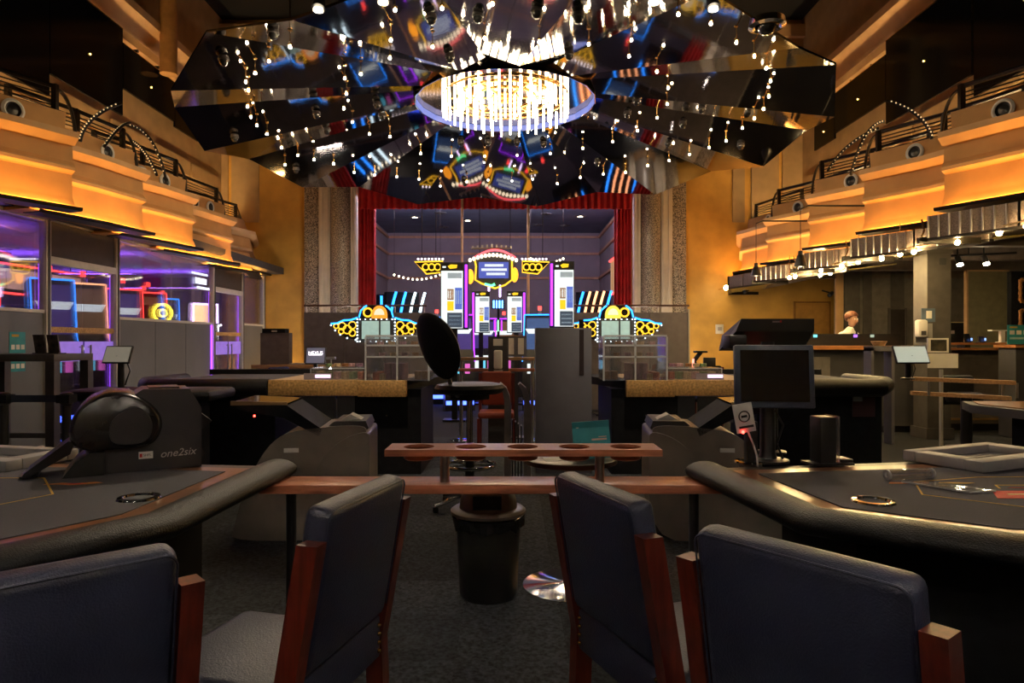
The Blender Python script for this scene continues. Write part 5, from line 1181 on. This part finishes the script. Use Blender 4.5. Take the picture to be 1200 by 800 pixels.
# ------------------------------------------------------------------ right side: light troughs, pillar, bar
gold_s = mat('gold_soffit', (.38, .28, .06), .35, .3, var=.3, scale=8)
perf = mat('perforated_metal', (.19, .14, .115), .5, .2, var=.4, scale=70)
spotw = glow('soffit_bulb', (1, .70, .30), E_SOFF)
for i in range(5):
    pts = SEG['right', i][0]
    t = thing('light_trough', '%s perforated light trough below the right balcony' % ORD[i], 'light trough', (0, 0, 0), 0, 'light troughs below the right balcony')
    zb = 2.62
    P2 = pts
    MB().sweep(P2, [(-o, z) for o, z in ((.26, zb), (.30, zb), (.30, 2.88), (.26, 2.88))]).build('perforated_face', perf, t)
    MB().sweep(P2, [(-o, z) for o, z in ((.24, zb-.03), (.32, zb-.03), (.32, zb), (.24, zb))]).build('bottom_rail', ironm, t)
    MB().sweep(P2, [(-o, z) for o, z in ((-.72, 2.74), (.24, zb), (.24, zb+.02), (-.72, 2.76))]).build('gold_soffit', gold_s, t)
    F_ = SEG['right', i][1](.305, zb)
    for (a, b), n in zip(zip(F_, F_[1:]), (3, 8)):
        for k in range(n+1):
            u = k/n; x, y = a[0]+(b[0]-a[0])*u, a[1]+(b[1]-a[1])*u
            bx('slat', steel, t, x-.012, x+.004, y-.008, y+.008, zb, 2.88)
    e = P2[-1]
    MB().box(e[0]-.34, e[0]+.4, e[1]-.07, e[1]-.02, zb-.05, zb+.02).build('end_beam', ironm, t)
    for k in range(4): MB().tube([(e[0]-.28+k*.12, e[1]-.02, 2.86), (e[0]-.22+k*.10, e[1]+.03, 2.74), (e[0]-.28+k*.1, e[1]+.02, 2.60)], .012, 5).build('bracket_curl', brass, t)
def soffit_bulb(px, py, d, m, r=.03):
    o = thing('soffit_lamp', 'small glowing bulb in the gold soffit of the right balcony', 'lamp', (max(wx(px, d)+.10, 5.5 if 11.6 < d < 12.3 else 5.15), d, wz(py, d)), 0, 'bulbs in the gold soffit')
    MB().sphere((0, 0, 0), r, 8, 6).build('bulb', m, o); MB().cyl((0, 0, .02), (0, 0, .06), .012, n=6).build('socket', brass, o)
for px, py, d in ((906, 325.5, 15.2), (917, 324, 14.6), (928, 322.5, 14.0), (939, 320, 13.2), (954, 317, 12.6), (979, 312, 11.6), (996, 307, 11.2), (1025, 303, 10.4), (1046, 298, 9.6), (1062, 295, 9.2), (1112, 284, 8.6), (1160, 273, 7.9), (1192, 265, 7.2)):
    soffit_bulb(px, py, 944/(400-py), spotw)
LR = thing('lamp_rail', 'thin brass lamp rail under the right balcony light troughs', 'rail', (0, 0, 0))
lpts = sorted([tuple(o.location) for o in COL.objects if o.name.startswith('soffit_lamp')], key=lambda p: p[1])
MB().tube([(x, y, z+.065) for x, y, z in lpts], .012, 6).build('rail', brass, LR)
for x, y, z in lpts[::2]: MB().cyl((x, y, z+.065), (x, y, 3.0), .006, n=5).build('hanger', brass, LR)
wl = thing('wall_bulb', 'bare bulb on the yellow wall under the right balcony end', 'lamp', (wx(851, 16.6), 16.6, wz(337, 16.6)))
MB().sphere((0, 0, 0), .06, 10, 8).build('bulb', glow('wall_bulb', (1, .70, .32), 60), wl); MB().cyl((0, .03, 0), (0, .59, 0), .015, n=6).build('arm', brass, wl)
for px, dd in ((886, 13.0), (938, 10.6)):
    z0 = wz(312 if px > 900 else 323, dd); zt_ = wz(245 if px > 900 else 262, dd)
    t = thing('cone_pendant', 'small black cone pendant lamp hanging %s of the right balcony' % ('from the nearer part' if px > 900 else 'from the far end'), 'pendant lamp', (wx(px, dd), dd, z0), 0, 'black cone pendants')
    MB().lathe([(.10, 0), (.055, .16), (.035, .18), (.035, .24)], 16).build('shade', black, t); MB().cyl((0, 0, .24), (0, 0, zt_-z0), .006, n=5).build('cord', black, t)
    MB().sphere((0, 0, .02), .035, 8, 6).build('bulb', bulbw, t); MB().tube([(0, 0, zt_-z0), (.12, .0, zt_-z0+.05), (5.62-wx(px, dd), 0, zt_-z0+.05)], .015, 6).build('arm', ironm, t)
pl = thing('grey_pillar', 'square grey pillar with flared capital under the right balcony', 'pillar', (6.15, 10.0, 0))
pg = mat('pillar_grey', (.085, .075, .068), .6)
bx('shaft', pg, pl, -.17, .17, -.17, .17, 0, 2.72)
MB().add([(-.17, -.17, 2.66), (.17, -.17, 2.66), (.17, .17, 2.66), (-.17, .17, 2.66), (-.27, -.27, 2.82), (.27, -.27, 2.82), (.27, .27, 2.82), (-.27, .27, 2.82)], [(0, 1, 2, 3), (4, 5, 6, 7), (0, 1, 5, 4), (1, 2, 6, 5), (2, 3, 7, 6), (3, 0, 4, 7)]).build('capital', pg, pl, flat=True)
bx('top_block', pg, pl, -.27, .27, -.27, .27, 2.82, 3.05); bx('plinth', pg, pl, -.2, .2, -.2, .2, 0, .15); bx('badge', greyd, pl, .0, .1, -.176, -.17, 2.5, 2.6)
nt_ = bx('notice', mat('notice_blue', (.10, .14, .20), .6), pl, -.26, -.06, -.178, -.172, wz(377, 9.8), wz(361, 9.8)); bx('notice_sheet', paper, nt_, -.19, -.11, -.181, -.178, wz(373, 9.8), wz(364, 9.8))
hs = thing('sanitiser_dispenser', 'white hand sanitiser dispenser fixed to the grey pillar', 'dispenser', (6.15-.30, 9.72, wz(395, 9.7)))
MB().rbox(-.07, .07, -.02, .10, 0, .25, r=.03).build('body', white, hs); bx('window', greyd, hs, -.035, .035, -.024, -.02, .03, .09); bx('back_plate', greyl, hs, -.05, .2, .1, .11, -.08, .2)
# back bar walls
gw = mat('bar_wall_grey', (.17, .15, .13), .7)
wx0 = 7.0
w2 = struct(bx('wall_bar_back', gw, None, 7.15, 12.2, 15.0, 15.15, 0, 3.05))
for k, (a, b) in enumerate(((990, 1008), (1012, 1022), (1045, 1060))): bx('wall_panel', mat('panel_dark', (.09, .08, .07), .6), w2, wx(a, 14.95), wx(b, 14.95), 14.96, 15.0, .1, 2.95)
bx('corner_post', moulding, w2, 7.1, 7.25, 14.93, 15.0, 0, 3.05)
dn = thing('door_1', 'dark open doorway in the grey wall behind the bar', 'door', (wx(1052, 14.9), 14.9, 0)); dn['kind'] = 'structure'
bx('door_infill', mat('doorway_shade', (.03, .022, .02), .6), dn, -.16, .16, 0, .05, 0, 2.1)  # flat dark board painted as the shade inside the open doorway
for q in (-.19, .16): bx('jamb', pg, dn, q, q+.03, -.02, .05, 0, 2.13)
d2 = thing('door_2', 'ochre door in the yellow wall under the right balcony', 'door', (wx(951, YB), YB, 0)); d2['kind'] = 'structure'
bx('door_infill', mat('ochre_door', (.50, .26, .06), .5), d2, -.42, .42, -.05, -.01, 0, wz(356, YB)); MB().sphere((.32, -.08, 1.1), .035, 8, 6).build('door_handle', steel, d2)
for q in (-.46, .42): bx('jamb', mat('door_jamb', (.3, .14, .03), .5), d2, q, q+.04, -.06, -.0, 0, wz(355, YB)+.04)
bx('lintel', MATS['door_jamb'], d2, -.46, .46, -.06, 0, wz(355, YB), wz(355, YB)+.04)
sw = thing('wall_switch', 'white wall switch plate on the yellow wall', 'switch', (wx(843, YB), YB, wz(386, YB)))
MB().rbox(-.10, .10, -.03, 0, -.11, .13, r=.01).build('plate', white, sw); bx('rocker', greyl, sw, -.05, .05, -.04, -.03, -.03, .06)
for px, py, lab in ((873, 340, 'left'), (972, 344, 'right')):
    c = thing('wall_camera', 'black security camera high on the yellow wall, %s of two' % lab, 'camera', (wx(px, 16.9), 16.9, wz(py, 16.9)), 20, 'cameras on the yellow wall')
    MB().cyl((-.12, -.12, -.05), (.08, 0, .02), .05, n=10).build('body', black, c); MB().cyl((.04, 0, .02), (.06, .29, .10), .02, n=8).build('bracket', black, c)
# pictures and panels behind the bar
gpn = thing('green_panel', 'large dull green framed wall panel behind the bar', 'panel', (wx(1157, 12.4), 12.4, 0))
bx('board', mat('dull_green', (.15, .13, .07), .5), gpn, wx(1134, 12.4)-wx(1157, 12.4), wx(1182, 12.4)-wx(1157, 12.4), 0, .06, .3, wz(318, 12.4)); bx('side_frame', mat('frame_tan', (.34, .21, .10), .5), gpn, wx(1132, 12.4)-wx(1157, 12.4), wx(1134, 12.4)-wx(1157, 12.4), -.02, .06, .3, wz(316, 12.4)); bx('top_frame', MATS['frame_tan'], gpn, wx(1132, 12.4)-wx(1157, 12.4), wx(1182, 12.4)-wx(1157, 12.4), -.02, .06, wz(318, 12.4), wz(316, 12.4))
bx('foot', greyd, gpn, -.35, .38, -.02, .2, 0, .3)
of = thing('ornate_shelf', 'dark unit with ornate gilded frames at the far right', 'cabinet', (wx(1200, 11.8), 11.8, 0))
bx('back', blackm, of, -.22, .9, 0, .1, 0, wz(318, 11.8))
gilt = mat('gilt_frame', (.25, .10, .02), .5, .3, var=.6, scale=60)
for zc in (2.28, 1.75):
    for q in range(4):
        a = (q*PI/2)
        pts = [(.12*math.cos(a-PI/4)*1.5+.05, -.02, zc+.2*math.sin(a-PI/4)*1.35), (.12*math.cos(a+PI/4)*1.5+.05, -.02, zc+.2*math.sin(a+PI/4)*1.35)]
        MB().tube([tuple(Vector(pts[0]).lerp(Vector(pts[1]), u/8)+Vector((0, 0, .012*math.sin(u*2.4)))) for u in range(9)], [.03+.01*math.sin(u*3) for u in range(9)], 8).build('gilt_side', gilt, of)
# bar counters
bt_m = mat('bar_top', (.40, .17, .06), .3, var=.25, scale=7, stretch=(1, 6, 6))
b1 = thing('bar_counter', 'long dark bar counter with wooden top in front of bartender', 'counter', (5.4, 10.6, 0))
xa, xb = wx(905, 10.6)-5.4, wx(1078, 10.6)-5.4
bx('top', bt_m, b1, xa, xb, -.25, .35, wz(407, 10.6)-.03, wz(405, 10.6)); bx('front_panel', greyd, b1, xa, xb, -.1, .0, .1, wz(407, 10.6)-.03); bx('grey_door', mat('warm_panel', (.17, .15, .13), .6), b1, wx(912, 10.5)-5.4, wx(972, 10.5)-5.4, -.12, -.1, .35, wz(418, 10.6)); bx('plinth', black, b1, xa, xb, -.05, .3, 0, .1)
bx('screen_back', black, b1, wx(952, 10.6)-5.4, wx(1064, 10.6)-5.4, .2, .26, wz(405, 10.6), wz(391, 10.6))
for px, c in ((962, glow('cyan_dot', (.1, .5, .6), 1.5)), (1010, glow('violet_dot', (.25, .1, .8), 1.5)), (1030, glow('grey_dot', (.3, .4, .35), .6))): bx('glow_dot', c, b1, wx(px, 10.6)-5.4-.03, wx(px, 10.6)-5.4+.03, .195, .2, wz(395, 10.6), wz(391, 10.6)-.01)
b2 = thing('service_counter', 'double wooden topped service counter right of the grey pillar', 'counter', (7.0, 10.9, 0))
xa, xb = wx(1092, 10.7)-7.0, wx(1190, 10.7)-7.0
bx('upper_top', bt_m, b2, xa, xb, -.2, .15, wz(404, 10.7), wz(402, 10.7)+.01); bx('lower_top', bt_m, b2, xa, xb, -.3, .15, wz(410, 10.7), wz(408, 10.7)+.01)
bx('front_panel', mat('taupe_panel', (.13, .105, .085), .6), b2, xa, xb, -.1, 0, .1, wz(410, 10.7)); bx('kick_strip', mat('kick_gold', (.3, .17, .06), .4), b2, xa, xb, -.12, -.1, .16, .19); bx('plinth', black, b2, xa, xb, -.06, .2, 0, .1)
for q in (0, .45, .9): bx('riser', black, b2, xa+q*(xb-xa), xa+q*(xb-xa)+.08, -.1, .1, wz(408, 10.7)+.01, wz(404, 10.7))
pt = thing('grey_side_frame', 'grey open frame stand beside the bar counter', 'stand', (wx(1030, 9.4), 9.4, 0))
for q in (-.16, .12): bx('leg', grey, pt, q, q+.04, -.1, .1, 0, wz(407, 9.4))
bx('top', grey, pt, -.16, .16, -.1, .1, wz(407, 9.4)-.05, wz(407, 9.4)+.02)
bk_ = thing('snack_basket', 'small wicker basket on the grey frame stand', 'basket', (wx(1030, 9.4), 9.4, wz(407, 9.4)+.02))
MB().lathe([(.06, 0), (.09, .06), (.10, .06), (.07, 0)], 16, closed=True).build('bowl', palewood, bk_); MB().tube([(.095*math.cos(2*PI*k/16), .095*math.sin(2*PI*k/16), .06) for k in range(16)], .008, 5, True).build('rim', palewood, bk_)
def monitor(label, px, py0, py1, w_, d, base):
    t = thing('bar_monitor', label, 'monitor', (wx(px, d), d, base), 0, 'bar monitors')
    z0, z1 = wz(py1, d)-base, wz(py0, d)-base
    MB().rbox(-w_/2, w_/2, -.02, .03, z0, z1, r=.006).build('shell', black, t); bx('back_label', mat('label_mauve', (.3, .24, .26), .6), t, -.06, .06, -.024, -.02, (z0+z1)/2-.02, (z0+z1)/2+.03); bx('top_glow', mat('pale_edge', (.6, .45, .25), .5), t, -w_/2, w_/2, -.015, .025, z1, z1+.012)
    bx('stand', black, t, -.05, .05, -.0, .05, 0, z0); bx('foot', black, t, -.15, .15, -.05, .12, 0, .012)
zc2 = wz(402, 10.7)+.01
monitor('black till monitor seen from behind on the service counter', 1113, 378, 401, .42, 10.85, zc2)
for px, lab, hh, m in ((1132, 'small tilted tablet beside the till monitor', .14, black), (1148, 'dark bottle-shaped device beside the tablet on counter', .10, charcoal)):
    t = thing('counter_device', lab, 'device', (wx(px, 10.8), 10.75, zc2), 12, 'devices on the service counter')
    MB().box(-.05, .05, -.01, .01, 0, hh, M=Matrix.Rotation(R(-14), 4, 'X')).build('panel', m, t); bx('foot', black, t, -.05, .05, -.03, .06, 0, .01); bx('light', glow('device_blue', (.2, .35, 1), 1.5), t, .03, .05, -.03, -.02, .03, .07)
sl = thing('counter_lamp', 'white desk shelf lamp at the right end of service counter', 'lamp', (wx(1174, 10.8), 10.8, zc2))
bx('post', white, sl, -.03, .03, -.03, .03, 0, .18); bx('arm', white, sl, -.19, .05, -.05, .05, .18, .20); bx('foot', white, sl, -.06, .06, -.06, .06, 0, .012)
tm = thing('teal_menu', 'teal menu card standing at the right end of counter', 'menu', (wx(1192, 10.0), 10.0, wz(403, 10.0)))
bx('card', mat('teal_print', (.03, .27, .30), .6), tm, -.14, .2, 0, .01, 0, .28)
for q in range(3): bx('picture', paper, tm, -.11+q*.1, -.04+q*.1, -.004, 0, .14, .20)
bx('title', goldline, tm, -.11, .0, -.004, 0, .235, .255); bx('text_band', mat('pale_teal', (.35, .55, .55), .6), tm, -.11, .17, -.004, 0, .07, .10); bx('foot', greyd, tm, -.14, .2, -.03, .05, -.012, 0)
ped = thing('menu_pedestal', 'dark grey pedestal under the teal menu card', 'pedestal', (wx(1196, 10.0), 10.0, 0))
zt2 = wz(403, 10.0)-.012
bx('column', greyd, ped, -.18, .35, -.15, .2, 0, zt2-.04); bx('top', bt_m, ped, -.22, .4, -.2, .25, zt2-.04, zt2)
# info stand with frame and white plate
isd = thing('info_stand', 'white floor stand with framed picture and blank plate', 'sign', (wx(1103, 8.6), 8.6, 0))
MB().cyl((0, 0, .01), (0, 0, wz(433, 8.6)), .022, n=10).build('pole', greyl, isd); bx('base', greyl, isd, -.18, .18, -.15, .15, 0, .015)
bx('plate', white, isd, wx(1086, 8.6)-wx(1103, 8.6), wx(1121, 8.6)-wx(1103, 8.6), -.03, -.015, wz(431, 8.6), wz(414, 8.6))
f_ = bx('picture_frame', white, isd, wx(1086, 8.6)-wx(1103, 8.6), wx(1110, 8.6)-wx(1103, 8.6), -.03, .0, wz(413, 8.6), wz(396, 8.6)); bx('picture', mat('dark_photo', (.05, .045, .03), .4, scale=12, var=.8), f_, wx(1089, 8.6)-wx(1103, 8.6), wx(1107.5, 8.6)-wx(1103, 8.6), -.034, -.03, wz(411, 8.6), wz(398, 8.6))
# wooden rails at right
rr_ = thing('drink_rail', 'double wooden rail on a black pedestal by the bar', 'rail', (wx(1138, 7.9), 7.9, 0))
for py0, py1 in ((443, 449), (460, 467)):
    a, b = (1072, py0), (1187 if py0 == 443 else 1182, py1)
    xA, xB = wx(a[0], 8.3)-wx(1138, 7.9), wx(b[0], 7.6)-wx(1138, 7.9)
    zA, zB = wz(py0, 8.3), wz(py1, 7.6); zm = (zA+zB)/2
    MB().prism([(xA, .45), (xB, -.35), (xB+.03, -.25), (xA+.03, .55)], zm-.025, zm+.02).build('board', palewood, rr_)
for x, y in ((-.38, .18), (.28, -.12), (.40, -.18)): MB().cyl((x, y, .76), (x, y, .93), .014, n=8).build('spacer', steel, rr_)
MB().cyl((0, .08, .02), (0, .08, .76), .06, n=14).build('pedestal', black, rr_); MB().lathe([(.24, 0), (.24, .015), (.06, .03)], 20, (0, .08, 0)).build('foot', black, rr_)
bs = thing('bar_stool', 'black upholstered stool behind the right wooden rail', 'stool', (wx(1130, 9.0), 9.0, 0))
MB().lathe([(.2, .60), (.22, .63), (.22, .70), (.18, .73)], 20).build('seat', black_l, bs); MB().rbox(-.22, .22, .1, .2, .55, .95, r=.06).build('backrest', black_l, bs); MB().cyl((0, 0, .02), (0, 0, .6), .03).build('column', steel, bs); MB().lathe([(.22, 0), (.22, .015), (.03, .03)], 20).build('foot', black, bs)
# right-hand card table edge and its dark neighbours
rt2 = thing('card_table', 'dark card table corner at the far right edge', 'table', (wx(1235, 6.4), 6.4, 0))
MB().prism([(-.58, .3), (-.45, -.45), (.5, -.6), (.9, .6), (-.4, .7)], .70, .78).build('top', greyd, rt2); MB().prism([(-.50, .3), (-.38, -.38), (.5, -.5), (.8, .5), (-.34, .62)], .78, .79).build('wood_inlay', veneer, rt2); bx('pedestal', blackm, rt2, -.1, .5, -.2, .4, 0, .70)
tablet('tilted tablet with pale screen at the right card table', 1064, 415, 7.25, ZT, .40, .20, 10, lowglow2)
# spotlights under the right soffit
for k, (px, py) in enumerate(((1125, 311), (1156, 310))):
    t = thing('track_spot', 'track spotlight under the bar soffit, %s of the pair' % ('left', 'right')[k], 'spotlight', (wx(px, 11), 11, wz(py, 11)), 0, 'track spotlights over the bar')
    MB().cyl((0, 0, .02), (0, .06, .14), .05, .045, 12).build('can', black, t); MB().cyl((0, -.004, 0), (0, 0, .02), .042, n=12).build('lens', glow('track_lens', (1, .8, .5), 260), t); MB().cyl((0, .06, .13), (0, .06, 3.05-wz(py, 11)), .012, n=6).build('stem', black, t)
tr = thing('light_track', 'dark light track running under the bar soffit', 'track', (wx(1140, 11), 11.1, 2.80)); MB().tube([(-.55, 0, -.02), (.7, -.1, .03)], .02, 6).build('track', ironm, tr); MB().cyl((0, 0, 0), (0, 0, .25), .01, n=5).build('hanger', ironm, tr)

# ------------------------------------------------------------------ bartender
def skin_mesh(name, m, parent, verts, edges, radii, sub=2):
    me = bpy.data.meshes.new(name); me.from_pydata(verts, edges, []); me.update()
    o = bpy.data.objects.new(name, me); COL.objects.link(o)
    md = o.modifiers.new('skin', 'SKIN'); md.use_smooth_shade = True
    for i, r in enumerate(radii): me.skin_vertices[0].data[i].radius = (r, r) if not isinstance(r, tuple) else r
    me.skin_vertices[0].data[0].use_root = True
    sb = o.modifiers.new('sub', 'SUBSURF'); sb.levels = sub; sb.render_levels = sub
    me.materials.append(m); me2 = bpy.data.meshes.new_from_object(o.evaluated_get(bpy.context.evaluated_depsgraph_get()))
    bpy.data.objects.remove(o); me2.name = name; me2.materials.clear(); me2.materials.append(m)
    return link(name, me2, parent)
pe = thing('person', 'bartender in white shirt and dark vest looking down behind the bar', 'person', (wx(993, 11.6), 11.6, .12), 25)
# local: faces -Y (towards the hall), z up
V = [(0, 0, .95), (0, 0, 1.12), (0, -.02, 1.32), (0, -.04, 1.46), (0, -.07, 1.54),
     (.09, 0, .88), (.10, -.02, .50), (.10, .0, .08), (.11, -.12, .03), (-.09, 0, .88), (-.10, -.02, .50), (-.10, .0, .08), (-.11, -.12, .03),
     (.19, -.03, 1.40), (.24, -.04, 1.15), (.16, -.24, 1.02), (-.19, -.03, 1.40), (-.24, -.04, 1.15), (-.16, -.24, 1.02)]
Eg = [(0, 1), (1, 2), (2, 3), (3, 4), (0, 5), (5, 6), (6, 7), (7, 8), (0, 9), (9, 10), (10, 11), (11, 12), (2, 13), (13, 14), (14, 15), (2, 16), (16, 17), (17, 18)]
rad = [(.15, .11), (.14, .10), (.17, .11), .07, .055, .09, .065, .045, .04, .09, .065, .045, .04, .065, .05, .035, .065, .05, .035]
skin_mesh('body', shirtm, pe, V, Eg, rad)
hd_ = skin_mesh('head', skin, pe, [(0, -.07, 1.52), (0, -.10, 1.60), (0, -.10, 1.68), (0, -.085, 1.74)], [(0, 1), (1, 2), (2, 3)], [.05, .065, .082, .07])
MB().sphere((0, -.185, 1.625), .018, 8, 6, (1, 1, 1.4)).build('nose', skin, hd_)
for sx in (-1, 1):
    MB().sphere((sx*.03, -.172, 1.655), .011, 8, 6).build('eye', white, hd_); MB().sphere((sx*.085, -.09, 1.64), .025, 8, 6, (.4, .8, 1.2)).build('ear', skin, hd_)
MB().box(-.022, .022, -.176, -.168, 1.575, 1.583).build('mouth', mat('lips', (.4, .14, .11), .5), hd_)
hm = MB(); hm.sphere((0, -.075, 1.70), .105, 18, 12, (.95, 1.1, .95)); hm.v = [(x, y, max(z, 1.62+max(-.03, min(.09, (-y-.06)*1.1)))) for x, y, z in hm.v]; hm.build('hair', hairm, pe)
MB().lathe([(.165, .95), (.16, 1.1), (.185, 1.28), (.17, 1.38), (.10, 1.45)], 20, (0, -.01, 0), 1.08, .82).build('vest', vestm, pe)
MB().prism([(-.035, 1.44), (.035, 1.44), (.05, 1.05), (0, .98), (-.05, 1.05)], -.172, -.155, 'y').build('shirt_front', shirtm, pe)
MB().prism([(-.018, 1.45), (.018, 1.45), (.028, 1.12), (0, 1.08), (-.028, 1.12)], -.182, -.172, 'y').build('tie', vestm, pe)
for sx in (-1, 1):
    skin_mesh('hand', skin, pe, [(sx*.16, -.24, 1.02), (sx*.15, -.29, 1.0), (sx*.14, -.33, .99), (sx*.125, -.29, .985)], [(0, 1), (1, 2), (1, 3)], [.03, .035, .012, .01], 1)
    for f in range(4): MB().tube([(sx*(.165-f*.018), -.31, 1.0), (sx*(.163-f*.018), -.345, .995), (sx*(.160-f*.018), -.37, .98)], [.009, .008, .006], 6).build('finger', skin, pe)
MB().rbox(-.2, .2, -.13, .12, -.12, 0, r=.01).build('step', blackm, tag(link('floor_step', None), 'low black step the bartender stands on', 'step')) if False else None
stp = tag(bx('floor_step', blackm, None, wx(960, 11.6), wx(1030, 11.6), 11.3, 12.0, 0, .12), 'low black platform behind the bar counter', 'platform')

# ------------------------------------------------------------------ added fill downlights behind the camera, unseen, with their low ceiling
es = struct(bx('ceiling_entrance', void, None, -7.2, 7.2, -5, .4, 4.3, 4.45))
dlm = glow('fill_downlight_lens', (1, .92, .82), E_FILL_DOWN)
for x in (-4.5, -1.6, 1.6, 4.5):
    for y in (-2.6, -.3):
        t = thing('downlight', 'added unseen recessed fill downlight in the entrance ceiling above the front tables', 'downlight', (x, y, 4.3), 0, 'added entrance downlights')
        MB().lathe([(.16, 0), (.16, -.02), (.125, -.02), (.125, -.005)], 24, closed=True).build('trim_ring', white, t); MB().lathe([(.124, -.006), (.001, -.006)], 20).build('lens', dlm, t)
# added warm floor uplights, unseen, brightening the stage side walls
for px, lab in ((332, 'left'), (830, 'right')):
    t = thing('uplight', 'added unseen warm wall washer at the foot of the yellow %s stage wall' % lab, 'uplight', (wx(px, 16.6), 16.6, 2.2 if False else 0), 0, 'added wall washers')
    MB().rbox(-.25, .25, -.08, .08, 0, .12, r=.01).build('housing', black, t); bx('lens', glow('washer', (1, .6, .2), 40), t, -.22, .22, -.05, .06, .12, .125)
# added fill light for the stage: two unseen tubes behind the valance
for k, x in enumerate((-2.2, 1.2)):
    t = thing('added_stage_tube', 'added cool tube light hidden behind the valance, %s half' % ('left', 'right')[k], 'tube light', (x, 17.6, OZ-.03), 0, 'added stage tubes')
    MB().cyl((-1.1, 0, -.06), (1.1, 0, -.06), .03, n=8).build('tube', glow('added_stage_tube', (.80, .72, 1), 70), t); bx('batten', greyl, t, -1.15, 1.15, -.04, .04, -.03, 0.0)

for px, lab in ((401, 'left'), (761, 'right')):  # added unseen floor lamps that brighten the granite columns
    t = thing('uplight', 'added unseen cool white washer at the foot of the %s granite column' % lab, 'uplight', (wx(px, 15.9), 15.9, 0), 0, 'added column washers')
    MB().rbox(-.35, .35, -.1, .1, 0, .12, r=.01).build('housing', black, t); bx('lens', glow('washer_white', (1, .88, .75), 90), t, -.32, .32, -.07, .08, .12, .125)
